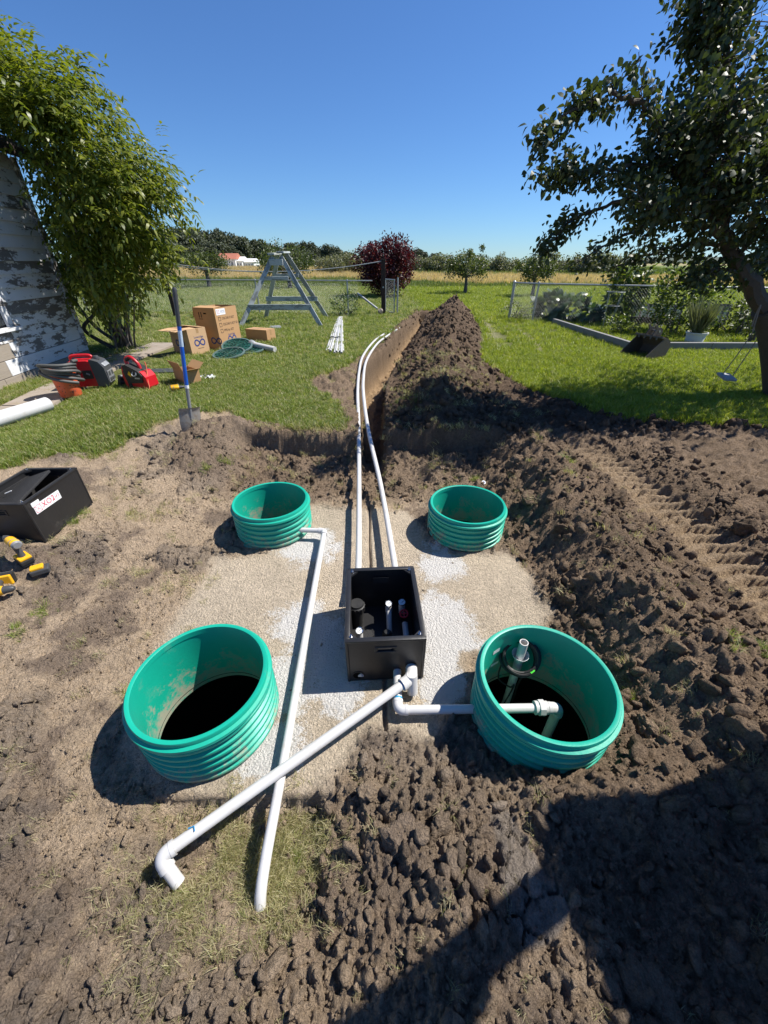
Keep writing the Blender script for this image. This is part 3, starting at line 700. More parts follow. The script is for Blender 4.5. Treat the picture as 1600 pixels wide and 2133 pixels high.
lawn_r = lambda x, y, k: k['grass'] * (1 - k['tm']) * (x >= 1.5) * (1 - .72 * np.clip(k['strip'], 0, 1))
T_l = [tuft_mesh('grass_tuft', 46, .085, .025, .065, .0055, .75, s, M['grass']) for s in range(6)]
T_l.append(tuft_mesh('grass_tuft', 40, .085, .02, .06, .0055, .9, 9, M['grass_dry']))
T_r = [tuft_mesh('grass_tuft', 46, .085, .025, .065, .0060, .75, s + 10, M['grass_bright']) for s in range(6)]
T_d = [tuft_mesh('dry_tuft', 34, .07, .03, .09, .004, 1.3, s + 20, M['grass_dry']) for s in range(4)]
T_f = [tuft_mesh('field_tuft', 40, .30, .15, .42, .035, .4, s + 30, M['grass_field']) for s in range(4)]
T_h = [tuft_mesh('hay_tuft', 46, .45, .35, .80, .035, .35, s + 40, M['hay']) for s in range(4)]
x1, y1, z1 = sample(24000, (-6, 1.6), (3.2, 8.0), lawn_l, 1.15); x2, y2, z2 = sample(40000, (-28, 1.6), (8.0, 34), lawn_l, 1.4)
xx, yy, zz = np.r_[x1, x2], np.r_[y1, y2], np.r_[z1, z2]
sc = np.interp(yy, [3, 8, 20, 34], [.8, 1.05, 2.0, 3.0]) * rng.uniform(.7, 1.3, len(xx)) * (1 + .3 * patch(xx, yy))
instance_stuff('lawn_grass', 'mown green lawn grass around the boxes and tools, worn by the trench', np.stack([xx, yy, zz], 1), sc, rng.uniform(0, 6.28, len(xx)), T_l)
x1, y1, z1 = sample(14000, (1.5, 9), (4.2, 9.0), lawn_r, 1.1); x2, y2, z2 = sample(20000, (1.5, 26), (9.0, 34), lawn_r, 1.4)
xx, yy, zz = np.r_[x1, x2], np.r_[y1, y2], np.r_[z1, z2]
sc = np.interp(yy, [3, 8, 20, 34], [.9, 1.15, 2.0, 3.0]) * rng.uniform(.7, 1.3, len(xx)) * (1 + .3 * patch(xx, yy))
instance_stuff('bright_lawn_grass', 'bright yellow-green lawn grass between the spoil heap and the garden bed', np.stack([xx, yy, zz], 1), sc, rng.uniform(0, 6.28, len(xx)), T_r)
# straw and roots: dead turf by the pipe ends, torn sods on the cut edges, strip by the house
def dryw(x, y, k):
    w = .95 * np.exp(-(((x + .60) / .22) ** 2 + ((y - .52) / .17) ** 2)) * (k['nearc'] < .8)
    w = w + .7 * np.exp(-((y - 4.40) / .05) ** 2) * (x > -1.65) * (x < 1.3) + .22 * (x < -1.2) * (y < 4.2) * (patch(x * 2, y * 2) > .25) * (1 - k['grass'])
    w = w + .35 * k['hs'] * (x > -5.9) + .10 * sstep(.03, .1, k['heap']) * (y < 7) + (.02 + .03 * k['rough']) * (1 - k['slab'])
    return w * (1 - k['tm'])
xx, yy, zz = sample(30000, (-6, 2.2), (0, 8.0), dryw, 1.2)
far_ = np.ones(len(xx), bool)
for k, (a, b2, h) in RISERS.items(): far_ &= np.hypot(xx - a, yy - b2) > .36
far_ &= ~((xx > -.3) & (xx < .3) & (yy > 1.2) & (yy < 1.95)); xx, yy, zz = xx[far_], yy[far_], zz[far_]
xd = rng.normal(-.58, .17, 2400); yd = rng.normal(.53, .12, 2400); zd, _k, _l, mkd = gz(xd, yd); sd2 = (np.hypot(xd + .875, yd - 1.10) > .37) & (yd < .72) & (rng.uniform(0, 1, 2400) < np.clip(.55 + patch(xd * 3, yd * 3), 0, 1))
xx, yy, zz = np.r_[xx, xd[sd2]], np.r_[yy, yd[sd2]], np.r_[zz, zd[sd2]]
gt = [(75, 1275, .06), (40, 1310, .04), (245, 1418, .02), (150, 1100, .05), (175, 1080, .04), (1165, 1010, .05), (840, 826, .10), (865, 845, .08), (990, 985, .05), (430, 985, .04), (470, 970, .04), (1470, 1400, .05), (1540, 1395, .04), (600, 1740, .03), (1310, 1440, .02)]
xg, yg = [], []
for u_, v_, r_ in gt:
    p_ = G(u_, v_, .12 if v_ > 960 else .45); n_ = int(5 + r_ * 120); xg.append(p_[0] + rng.normal(0, r_ * .7, n_)); yg.append(p_[1] + rng.normal(0, r_ * .7, n_))
xg, yg = np.concatenate(xg), np.concatenate(yg); zg = gz(xg, yg)[0]
instance_stuff('grass_sprigs', 'scattered green grass sprigs left on the dug soil', np.stack([xg, yg, zg - .006], 1), rng.uniform(.4, .8, len(xg)) * np.interp(yg, [1, 4], [.7, 1]), rng.uniform(0, 6.28, len(xg)), [tuft_mesh('sprig_tuft', 26, .04, .03, .10, .004, 1.1, s_ + 60, M['grass']) for s_ in range(3)], .35)
instance_stuff('dry_grass', 'straw-coloured dead grass on the soil edges and by the pipe ends', np.stack([xx, yy, zz - .008], 1), rng.uniform(.5, 1.0, len(xx)) * np.interp(yy, [0, 1, 4], [.5, .6, 1.0]), rng.uniform(0, 6.28, len(xx)), T_d, .5)
xx, yy, zz = sample(16000, (-60, 60), (33.5, 62), lambda x, y, k: np.clip(k['meadow'] * (1 - k['hay'] * 1.1) * .75, 0, 1), 1.3)
x2, y2, z2 = sample(9000, (-60, 70), (62, 120), lambda x, y, k: np.clip((1 - k['hay'] * 1.2) * .7, 0, 1), 1.3)
xx, yy, zz = np.r_[xx, x2], np.r_[yy, y2], np.r_[zz, z2]
instance_stuff('meadow_grass', 'tall green grass along the lawn edge and below the hedge', np.stack([xx, yy, zz], 1), np.interp(yy, [33, 60, 120], [.8, 1.5, 2.2]) * rng.uniform(.6, 1.2, len(xx)), rng.uniform(0, 6.28, len(xx)), T_f)
xx, yy, zz = sample(26000, (-110, 60), (36, 130), lambda x, y, k: k['hay'] * .9, 1.4)
instance_stuff('hay_field', 'tan ripe hay field beyond the fence', np.stack([xx, yy, zz], 1), np.interp(yy, [36, 60, 130], [.75, .9, 1.4]) * rng.uniform(.7, 1.2, len(xx)), rng.uniform(0, 6.28, len(xx)), T_h)
# ------------------------------------------------------------------ tank risers
def riser(key, label):
    x, y, h = RISERS[key]
    t = thing('tank_riser', label, 'tank riser', (x, y, 0), (0, 0, rng.uniform(0, 6)), 'green tank risers')
    zb = -.10
    m = MB(); prof = [(.299, h - .002), (.299, zb), (.312, zb), (.312, zb + .004)]
    z = zb + .004
    nr = int((h - .052 - z) / .046); st = (h - .052 - z) / nr
    for k in range(nr):
        z0 = zb + .004 + k * st
        prof += [(.311, z0 + st * .30), (.3255, z0 + st * .46), (.3275, z0 + st * .66), (.3255, z0 + st * .80), (.311, z0 + st * .94)]
    prof += [(.311, h - .050), (.311, h - .002)]
    m.lathe(prof, 96, closed=True); w = m.build('wall', M['green_poly'], t, True)
    m = MB(); m.lathe([(.296, h - .03), (.2965, h + .002), (.300, h + .004), (.315, h + .004), (.3175, h), (.3175, h - .022), (.3325, h - .027), (.334, h - .041), (.331, h - .045), (.309, h - .047), (.309, h - .03)], 96, closed=True)
    m.build('rim', M['green_poly'], t, True)
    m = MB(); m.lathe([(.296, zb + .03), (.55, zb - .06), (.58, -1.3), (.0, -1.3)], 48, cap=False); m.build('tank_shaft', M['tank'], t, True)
    m = MB(); m.lathe([(.0, -.95), (.57, -.95)], 48); m.build('water_and_hole_dark', M['hole_shade'], t, True)
    return t
riser('FL', 'empty ribbed green tank riser ringed with white dust, facing the one with cable inside')
rFR = riser('FR', 'ribbed green tank riser half buried in soil with pump pipe and coiled cable inside')
riser('BL', 'ribbed green tank riser with thin white pipe leaving its side, below the cut turf bank')
riser('BR', 'ribbed green tank riser set against loose dark soil, no pipe joined to it')
# stickers inside the pump riser
for (u, v, w_, h_, z_) in ((1040, 1362, .05, .03, .2), (1048, 1402, .06, .022, .08)):
    p = G(u, v, z_); a = math.atan2(p[1] - 1.110, p[0] - .782)
    m = MB()
    for k in range(7):
        th = (k - 3) * w_ / 6 / .2975
        for zz in (-h_ / 2, h_ / 2): m.V.append(np.array([[.2972 * math.cos(a + th), .2972 * math.sin(a + th), z_ + zz]]))
    m.n = 14; m.Fc = [(2 * k, 2 * k + 2, 2 * k + 3, 2 * k + 1) for k in range(6)]
    o = m.build('sticker', M['white_label'], None); o.parent = rFR; o.rotation_euler = (0, 0, -rFR.rotation_euler[2])

# ------------------------------------------------------------------ PVC runs
def unit(a): a = np.asarray(a, float); return a / np.linalg.norm(a)
def elbow_pts(c, din, dout, R):
    """rounded corner at c"""
    c = np.asarray(c, float); din = unit(din); dout = unit(dout)
    a = c - din * R; bpt = c + dout * R; out = []
    for k in range(9):
        t = k / 8; out.append((1 - t) ** 2 * a + 2 * t * (1 - t) * c + t * t * bpt)
    return [a - din * R * .55] + out + [bpt + dout * R * .55]
def pvc(t, pts, r, name='pipe'):
    m = MB(); m.tube(pts, r, 22); return m.build(name, M['white_pvc'], t, True)
def elbow(t, c, din, dout, r, primer=True):
    pts = elbow_pts(c, din, dout, r * 1.5)
    m = MB(); m.tube(pts, r * 1.17, 22)
    m.tube([pts[0], pts[0] + (pts[1] - pts[0]) * .8], r * 1.24, 22); m.tube([pts[-1], pts[-1] + (pts[-2] - pts[-1]) * .8], r * 1.24, 22)
    o = m.build('elbow', M['white_pvc'], t, True)
    if primer:
        m = MB(); d = unit(pts[0] - pts[1]); m.tube([pts[0] - d * .002, pts[0] + d * .006], r * 1.05, 22); m.build('primer_stain', M['blue_primer'], o, True)
    return pts
# thin pipe from the far left riser down past the pump box
t = thing('drain_pipe', 'thin white pipe elbowed out of the far riser and running over the tank top', 'pipe')
A0 = G(632, 1104, .09); A1 = G(676, 1106, .09); A2 = G(588, 1602, .055); A3 = G(546, 1836, .035)
d1, d2 = unit(A1 - A0), unit(A2 - A1)
ep = elbow(t, A1, d1, d2, .0215, False)
pvc(t, [A0 - d1 * .06, ep[0] + d1 * .01], .0215); pvc(t, smooth_path([ep[-1] - d2 * .01, (A1 + A2) / 2 + np.array([0, 0, .004]), A2, A3, A3 + (A3 - A2) * .25 + np.array([0, 0, -.12])], 6), .0215)
# thick pipe crossing over it, from the pump box to the soil
t = thing('discharge_pipe', 'thick white pipe crossing over the thin one, elbow turned down into dry soil', 'pipe')
B0 = G(858, 1412, .12); B1 = G(332, 1786, .075); B2 = G(366, 1832, .01)
db, de = unit(B1 - B0), unit(B2 - B1)
ep = elbow(t, B1, db, de, .0238, False)
pvc(t, [B0, ep[0] + db * .01], .0238); pvc(t, [ep[-1] - de * .01, ep[-1] + de * .07], .0238)
sd_ = np.array([0.03, 1.0, -.15]); ep2 = elbow_pts(B0, -db, sd_, .045)
m = MB(); m.tube(ep2, .032, 22); m.tube([ep2[0], ep2[0] - unit(ep2[0] - ep2[1]) * .022], .034, 22); m.tube([B0 + np.array([.0, 0, .03]), B0 + np.array([.005, -.03, -.085])], .029, 22)
m.build('tee', M['white_pvc'], t, True)
m = MB(); m.tube([ep2[0] + db * -.001, ep2[0] + db * .006], .0255, 22); m.build('primer_stain', M['blue_primer'], t, True)
pvc(t, [ep2[-1] + sd_ * -.01, ep2[-1] + sd_ * .09], .0238)
mk = B0 + db * (np.linalg.norm(B1 - B0) - .13); m = MB()
m.tube([mk + np.array([.01, -.005, .0285]), mk + np.array([0.0, .012, .0275]), mk + np.array([-.02, .004, .0275])], .0022, 6); m.build('pen_mark', M['blue_primer'], t)
# pipe from pump box to the pump riser
t = thing('pump_supply_pipe', 'white pipe elbowed from pump box to near right riser, union fitting inside', 'pipe')
C0 = np.array([.075, 1.36, .075]); C1 = G(829, 1479, .065); C2 = np.array([G(1000, 1472, .065)[0], C1[1] + .005, .065]); CE = np.array([.905, C1[1] + .012, .065])
dc, dx_ = unit(C1 - C0), unit(CE - C1)
ep = elbow(t, C1, dc, dx_, .0225); pvc(t, [C0, ep[0] + dc * .01], .0225)
ep3 = elbow(t, CE, dx_, (0, 0, -1), .0245, False)
pvc(t, [ep[-1] - dx_ * .01, ep3[0] + dx_ * .01], .0225); pvc(t, [ep3[-1] + np.array([0, 0, .01]), ep3[-1] + np.array([0, 0, -.55])], .0245)
UN = np.array([CE[0] - .105, CE[1], .065]); m = MB(); m.tube([UN, UN + dx_ * .028], .040, 8); m.tube([UN - dx_ * .02, UN], .034, 20); m.tube([UN + dx_ * .028, UN + dx_ * .045], .033, 20)
m.build('union_nut', M['white_pvc'], t, True)
m = MB(); m.tube([ep[0] - dc * .012, ep[0]], .0249, 20); m.build('primer_stain', M['blue_primer'], t, True)
m = MB(); m.tube([C0 - dc * .0, C0 + dc * .02], .0249, 20); m.build('primer_stain', M['blue_primer'], t, True)
# upright pump pipe with hung cable coil
PT = G(1092, 1338, .27); t = thing('pump_riser_pipe', 'upright white pipe standing in the pump riser through a coil of cable', 'pipe', tuple(PT))
m = MB(); m.lathe([(.019, .0), (.019, -.75), (.0235, -.75), (.0235, 0)], 20, closed=True); m.build('pipe', M['white_pvc'], t, True)
m = MB(); m.lathe([(.026, -.14), (.045, -.10), (.047, -.10), (.029, -.143)], 24, closed=True); m.build('collar_cup', M['clear_bag'], t, True)
CO = PT + np.array([.0, -.005, -.12]); co = thing('cable_coil', 'coiled black pump cable hanging round the upright pipe in the riser', 'cable', tuple(CO))
R_ = rotm(math.radians(38), math.radians(-8), 0)
m = MB()
for k in range(10):
    a0 = rng.uniform(0, 6.28); rr = .080 + .024 * rng.uniform(); e = rng.uniform(.92, 1.08)
    pts = [R_ @ np.array([rr * e * math.cos(a0 + a), rr / e * math.sin(a0 + a), .004 * k - .016 + .004 * math.sin(3 * a + k)]) for a in np.linspace(0, 6.283, 41)[:-1]]
    m.tube(pts, .0068, 6, closed=True)
m.build('loops', M['black_rubber'], co, True)
m = MB(); m.tube(smooth_path([R_ @ np.array([-.08, 0, .01]), (-.105, -.02, -.06), (-.10, -.03, -.16), (-.03, -.04, -.22), (.0, -.02, -.26), (-.05, 0, -.7)], 8), .005, 6)
m.tube(smooth_path([R_ @ np.array([.06, -.05, .01]), (.05, -.04, -.1), (.02, -.03, -.2), (.04, 0, -.7)], 8), .005, 6); m.build('loose_end', M['black_rubber'], co, True)
mt = simple('green_tag', (.10, .75, .06), .4); m = MB(); m.box(R_ @ np.array([.045, -.075, .022]), (.026, .016, .004), R_ @ rotm(0, 0, .5)); m.build('cable_tag', mt, co)
# two long supply lines from the pump box into the trench and out over the lawn
def line(pts): return smooth_path(pts, 7)
t = thing('transport_line', 'long white pipe from pump box curving left along the trench lip, outer one', 'pipe', group='long white lines from the pump box')
P1 = [(-.192, 1.902, .13), G(747, 1170, .13), G(748, 1000, .16), G(747, 880, .30), G(745, 820, .38), G(748, 775, .39), G(756, 742, .39), G(778, 712, .39), G(800, 696, .39), G(826, 683, .40)]
pvc(t, line(P1), .0235)
t = thing('transport_line', 'long white pipe from pump box running beside the trench, inner one nearer the spoil heap', 'pipe', group='long white lines from the pump box')
P2 = [(.092, 1.902, .13), G(821, 1170, .13), G(793, 1010, .14), G(768, 900, .28), G(758, 830, .38), G(757, 790, .40), G(764, 750, .40), G(786, 716, .40), G(808, 699, .40), G(832, 683, .41)]
pvc(t, line(P2), .0235)

# ------------------------------------------------------------------ pump boxes
def tub(t, W, D, H, back_slot=True):
    th = .017
    def wall(ax, s):
        m = MB(); L = W if ax == 'y' else D
        sw, sh, sz = .085, .026, H - .085                       # hand slot
        pieces = [(-L / 2, -sw / 2, 0, H), (sw / 2, L / 2, 0, H), (-sw / 2, sw / 2, 0, sz), (-sw / 2, sw / 2, sz + sh, H)] if ax == 'y' else [(-L / 2 + th, L / 2 - th, 0, H)]
        for (a, b2, z0, z1) in pieces:
            c_ = ((a + b2) / 2, s * (D / 2 - th / 2), (z0 + z1) / 2) if ax == 'y' else (s * (W / 2 - th / 2), (a + b2) / 2, (z0 + z1) / 2)
            sz_ = (b2 - a, th, z1 - z0) if ax == 'y' else (th, b2 - a, z1 - z0)
            m.box(c_, sz_)
        o = m.build('side_wall', M['black_poly'], t)
        if ax == 'y':
            m = MB(); zc = sz + sh / 2
            for (cx_, cz, lx, lz) in ((0, zc + .019, .12, .012), (0, zc - .019, .12, .012), (-.054, zc, .012, .026), (.054, zc, .012, .026)):
                m.box((cx_, s * (D / 2 + .001), cz), (lx, .006, lz), bev=.002, seg=1)
            m.build('hand_slot_frame', M['black_poly'], o)
            m = MB(); m.box((0, s * (D / 2 - th - .012), zc), (.10, .006, .045)); m.build('hand_slot_back', M['black_rubber'], o)
        return o
    for s in (-1, 1): wall('y', s); wall('x', s)
    m = MB(); m.box((0, 0, .006), (W - 2 * th + .001, D - 2 * th + .001, .012)); m.build('floor', M['black_poly'], t)
    m = MB(); r = .012
    for s in (-1, 1):
        m.box((0, s * (D / 2 - th / 2 + .001), H + .001), (W + .010, th + .012, .016), bev=.004); m.box((s * (W / 2 - th / 2 + .001), 0, H + .0015), (th + .012, D - .02, .0155), bev=.004)
    m.build('rim', M['black_poly'], t, True)
    for s in (-1, 1):
        for q in (-1, 1): m = MB(); m.tube([(s * (W / 2 - .004), q * (D / 2 - .004), .002), (s * (W / 2 - .004), q * (D / 2 - .004), H - .004)], .010, 12); m.build('corner_edge', M['black_poly'], t, True)
    for s in (-1, 1):
        for q in (-1, 1):
            m = MB(); m.prism([(0, 0), (-s * .05, 0), (0, -q * .05)] if s * q > 0 else [(0, 0), (0, -q * .05), (-s * .05, 0)], .014, t=(s * (W / 2 - th), q * (D / 2 - th), H - .012)); g_ = m.build('corner_gusset', M['black_poly'], t)
            m = MB(); m.tube([(s * (W / 2 - .028), q * (D / 2 - .028), H - .01), (s * (W / 2 - .028), q * (D / 2 - .028), H + .022)], .0045, 10); m.tube([(s * (W / 2 - .028), q * (D / 2 - .028), H + .003), (s * (W / 2 - .028), q * (D / 2 - .028), H + .010)], .009, 6)
            m.build('corner_bolt', M['chrome'], g_)
PB = np.array([-.006, 1.602, .004])
t = thing('pump_box', 'open black plastic pump box with gauges and valves between the four risers', 'box', tuple(PB), (0, 0, math.radians(3.2)))
tub(t, .42, .565, .335)
def L2(u, v, z): return np.array(G(u, v, z)) - PB
m = MB(); m.prism([(-.185, -.26), (-.055, -.26), (-.055, -.10), (-.07, -.085), (-.058, -.07), (-.075, -.03), (-.10, -.025), (-.115, -.05), (-.14, -.05), (-.14, -.08), (-.185, -.08)], .11, t=(0, 0, .013)); m.build('foam_block', M['black_foam'], t)
m = MB(); p = L2(746, 1262, .17); m.lathe([(0, -.15), (.040, -.15), (.040, -.02), (.050, -.018), (.050, .018), (.044, .022), (.042, .034), (0, .034)], 28, c=p); fc = m.build('filter_body', M['black_rubber'], t, True)
m = MB()
for k in range(14):
    a = k * 6.283 / 14; m.box(p + np.array([.051 * math.cos(a), .051 * math.sin(a), 0]), (.005, .008, .034), rotm(0, 0, a))
m.build('cap_ridges', M['black_rubber'], fc)
def gauge(u, v, z, tiltx, dark=False, pipe_to=None):
    p = L2(u, v, z); R_ = rotm(tiltx, 0, 0)
    m = MB(); m.lathe([(0, -.026), (.018, -.026), (.021, -.018), (.0225, -.004), (.0225, .004), (.0195, .006), (.0195, .002), (0, .002)], 28, c=p, M=R_); g_ = m.build('pressure_gauge', M['chrome'], t, True)
    m = MB(); m.lathe([(0, .0035), (.0192, .0035)], 24, c=p, M=R_); m.build('dial', M['glass_dial'], g_)
    m = MB(); m.box(p + R_ @ np.array([.004, .002, .0052]), (.020, .0022, .001), R_ @ rotm(0, 0, .7))
    for k in range(9): m.box(p + R_ @ np.array([.016 * math.cos(k * .6 - 1), .016 * math.sin(k * .6 - 1), .0046]), (.004, .001, .0008), R_ @ rotm(0, 0, k * .6 - 1))
    m.build('needle', M['black_ink'], g_)
    m = MB(); q = p + R_ @ np.array([0, 0, -.026]); m.tube([q, q + np.array([0, 0, -.015]), q + np.array([.0, -.005, -.05])], [.019, .021, .021], 20)
    if pipe_to is not None: m.tube([q + np.array([0, 0, -.03]), q + np.array(pipe_to) * .3, q + np.array(pipe_to)], .0175, 18)
    m.build('gauge_pipe', M['white_pvc'], t, True)
gauge(746.5, 1312, .20, .35, pipe_to=(0, -.02, -.16)); gauge(812, 1258, .20, .4, pipe_to=(.0, -.10, -.16)); gauge(840, 1256, .20, .45, pipe_to=(0, .02, -.1))
p = L2(843, 1280, .16); R_ = rotm(.5, 0, 0); m = MB()
m.tube([p + R_ @ np.array([.024 * math.cos(a), .024 * math.sin(a), 0]) for a in np.linspace(0, 6.283, 25)[:-1]], .0055, 8, closed=True)
for k in range(4): a = k * 1.571; m.tube([p, p + R_ @ np.array([.022 * math.cos(a), .022 * math.sin(a), 0])], .004, 6)
m.build('valve_wheel', M['red_plastic'], t, True)
m = MB(); m.tube([p, p + R_ @ np.array([0, 0, -.09])], [.010, .022], 14); m.build('valve_body', M['black_rubber'], t, True)
p = L2(845, 1310, .07); pv = pvc(t, [p + np.array([0, -.09, -.01]), p + np.array([0, .03, .01])], .019)
m = MB(); p = L2(806, 1322, .09); m.lathe([(0, .03), (.018, .026), (.030, .010), (.032, -.02), (0, -.02)], 20, c=p); m.build('air_valve', M['black_rubber'], t, True)
m = MB(); m.lathe([(.029, -.004), (.034, -.004), (.034, .004), (.029, .004)], 24, c=(-.155, -.2825, .052), M=rotm(math.pi / 2, 0, 0), closed=True); hp_ = m.build('outlet_grommet', M['black_rubber'], t, True)
m = MB(); m.lathe([(0, .0), (.029, .0)], 24, c=(-.155, -.2835, .052), M=rotm(math.pi / 2, 0, 0)); m.build('outlet_hole_shade', M['hole_shade'], hp_)  # flat black disc, no opening: the hole's shade is painted
m = MB(); m.tube([(-.155, -.270, .038), (-.13, -.2845, .058)], .013, 12); m.build('outlet_pipe', M['white_pvc'], hp_, True)

BB = np.array([-2.645 - .20, 2.377 + .29, 0]); BBZ = float(gz([-2.65, -2.65, -2.9], [2.45, 2.85, 2.6])[0].mean()) - .005; BB[2] = BBZ
t = thing('pump_box', 'open black plastic box with a white sticker and loose foam sheet at the lawn edge', 'box', tuple(BB), (0, 0, math.radians(1)))
tub(t, .42, .59, .345)
m = MB(); m.box((-.10, -.02, .275), (.34, .50, .022), rotm(.12, -.30, .08), bev=.006); m.build('foam_sheet', M['black_foam'], t)
m = MB(); m.box((-.19, .02, .17), (.012, .5, .26)); m.build('foam_liner', M['black_foam'], t)
fx = .2105
m = MB(); m.box((fx, -.105, .255), (.0012, .265, .072), rotm(-.03, 0, 0)); lb = m.build('label_sheet', M['white_label'], t)
m = MB(); m.box((fx, -.205, .303), (.0014, .075, .032), rotm(-.03, 0, 0)); m.build('small_label', M['white_label'], t)
Fm_ = frame((fx + .0012, -.165, .256), (0, 1, -.0), (0, 0, 1)); text_part('XO2', .066, M['red_ink'], lb, Fm_, name='lettering')
Fm_ = frame((fx + .0012, -.052, .254), (0, 1, -.0), (0, 0, 1)); text_part('2 of 2', .030, M['red_ink'], lb, Fm_, name='lettering')
m = MB(); cy_, cz_ = -.203, .257
for (a, b2) in (((-1, -1), (1, -1)), ((1, -1), (1, 1)), ((1, 1), (-1, 1)), ((-1, 1), (-1, -1)), ((-1, -1), (1, 1)), ((-1, 1), (1, -1))):
    m.tube([(fx + .001, cy_ + a[0] * .027, cz_ + a[1] * .027), (fx + .001, cy_ + b2[0] * .027, cz_ + b2[1] * .027)], .0014, 4)
m.build('crossed_square', M['red_ink'], lb)
m = MB(); m.box((-.13, -.03, .302), (.05, .008, .004), rotm(.1, -.3, .4)); m.build('cut_strap', M['white_label'], t)

# ------------------------------------------------------------------ cordless tools
def drill(label, loc, rot, long=.11):
    """standing on its battery, nose along +x"""
    t = thing('cordless_drill', label, 'drill', loc, rot, 'yellow cordless tools')
    m = MB(); m.box((0, 0, .038), (.115, .078, .034), bev=.006); m.build('battery', M['black_rubber'], t)
    m = MB(); m.box((.0, 0, .066), (.108, .074, .022), bev=.007); f_ = m.build('battery_foot', M['yellow'], t)
    m = MB(); m.box((.0, 0, .014), (.10, .07, .014), bev=.003); m.build('battery_base', M['dark_grey'], f_)
    m = MB(); m.tube([(-.012, 0, .072), (-.004, 0, .11), (.012, 0, .165)], [.021, .0185, .022], 14); m.build('handle', M['dark_grey'], t, True)
    m = MB(); m.box((.032, 0, .15), (.014, .014, .030), rotm(0, .2, 0), bev=.004); m.build('trigger', M['black_rubber'], t)
    m = MB(); m.tube([(-.055, 0, .19), (-.04, 0, .19), (.045, 0, .192), (.06, 0, .192)], [.024, .032, .031, .026], 16); m.build('motor_housing', M['yellow'], t, True)
    m = MB(); m.tube([(-.066, 0, .19), (-.052, 0, .19)], [.022, .0325], 16); m.tube([(-.02, 0, .19), (-.012, 0, .19)], .0335, 16); m.build('end_cap', M['mid_grey'], t, True)
    m = MB(); m.tube([(.058, 0, .192), (.075, 0, .192), (.10, 0, .192), (.10 + long * .3, 0, .192)], [.027, .024, .022, .012], 16); m.build('chuck', M['dark_grey'], t, True)
    return t
p = G(64, 1186, .13); z_ = hz(p[0], p[1]); drill('yellow and black drill standing on its battery beside the black box with white sticker', (p[0], p[1], z_ - .004), (0, 0, math.radians(150)))
p = G(44, 1214, .12); z_ = hz(p[0], p[1]); drill('yellow impact driver lying on its side next to the standing drill', (p[0] - .06, p[1], z_ + .035), (math.radians(85), 0, math.radians(20)), .05)
p = G(92, 1200, .12); z_ = hz(p[0], p[1]); t = thing('battery_pack', 'black and yellow spare battery lying on dry soil between the drills', 'battery', (p[0], p[1], z_), (0, 0, .6))
m = MB(); m.box((0, 0, .02), (.11, .075, .04), bev=.008); m.build('case', M['dark_grey'], t); m = MB(); m.box((-.01, 0, .048), (.075, .055, .02), bev=.005); m.build('clip', M['yellow'], t)
p = G(6, 1168, .13); z_ = hz(p[0], p[1]); t = thing('spray_can', 'small blue and grey can lying behind the drills', 'can', (p[0] - .03, p[1], z_ + .03), (0, math.pi / 2, 2.6))
m = MB(); m.lathe([(0, -.08), (.03, -.08), (.03, .05), (.022, .065), (0, .065)], 20); m.build('can_body', M['mid_grey'], t, True)
m = MB(); m.lathe([(0, .11), (.018, .108), (.024, .09), (.024, .055), (0, .055)], 20); m.build('cap', simple('blue_cap', (.10, .2, .55), .4), t, True)

# ------------------------------------------------------------------ shovel stuck in the soil
sb = G(403, 905, .27); sz = hz(sb[0], sb[1]); st_ = AT(362, 600, sb[1] + .12)
ax = unit(st_ - np.array([sb[0], sb[1], sz])); Ls = float(np.linalg.norm(st_ - np.array([sb[0], sb[1], sz])))
q = (Vector(ax).to_track_quat('Z', 'Y') @ Euler((0, 0, math.radians(98))).to_quaternion()).to_euler()
t = thing('shovel', 'square shovel with blue handle stuck upright in the soil at the lawn edge', 'shovel', (sb[0], sb[1], sz - .03), tuple(q))
m = MB(); W_, Hh = .12, .28
pr = []
for j in range(9):
    for i in range(9):
        u_ = i / 8 * 2 - 1; v_ = j / 8
        w_ = W_ * (.88 + .12 * min(1, v_ * 3) if v_ < .9 else 1.0)
        pr.append((u_ * w_, -.030 * (u_ * u_) + .01 * math.sin(v_ * 2) + (.018 if j == 8 else 0), v_ * Hh))
for off in (0, .004): m.V.append(np.array([(a, b2 + off, c_) for a, b2, c_ in pr]))
m.n = 162
for j in range(8):
    for i in range(8):
        k = j * 9 + i; m.Fc.append((k, k + 1, k + 10, k + 9)); m.Fc.append((k + 81, k + 90, k + 91, k + 82))
m.build('blade', M['steel_dirty'] if 'steel_dirty' in M else simple('muddy_blade', (.36, .34, .31), .55, .5, var=.3, dirt=(.26, .2, .14), dirt_amt=.6, dscale=12), t, True)
m = MB(); m.tube([(0, .004, .14), (0, .008, .26), (0, .004, .34), (0, 0, .42), (0, 0, .52)], [.012, .02, .019, .0195, .020], 14); m.build('socket', M['mid_grey'], t, True)
m = MB(); m.tube([(0, 0, .50), (0, 0, .535)], .0215, 14); m.build('ferrule', M['white_label'], t, True)
m = MB(); m.tube([(0, 0, .53), (0, 0, Ls - .30)], .0205, 16); hd = m.build('handle', M['blue_pole'], t, True)
m = MB(); gl = Ls - .32; n_ = 14
m.tube([(0, 0, gl + k * .36 / n_) for k in range(n_ + 1)], [.0205 + (.004 if (k % 2 and k > 4) else .001) for k in range(n_)] + [.014], 14); m.build('grip', M['dark_grey'], t, True)
m = MB(); m.tube([(0, 0, Ls - .52), (0, 0, Ls - .36)], .0209, 16); m.build('decal', simple('white_blue_decal', (.45, .55, .72), .4, var=.5, scale=120), hd, True)

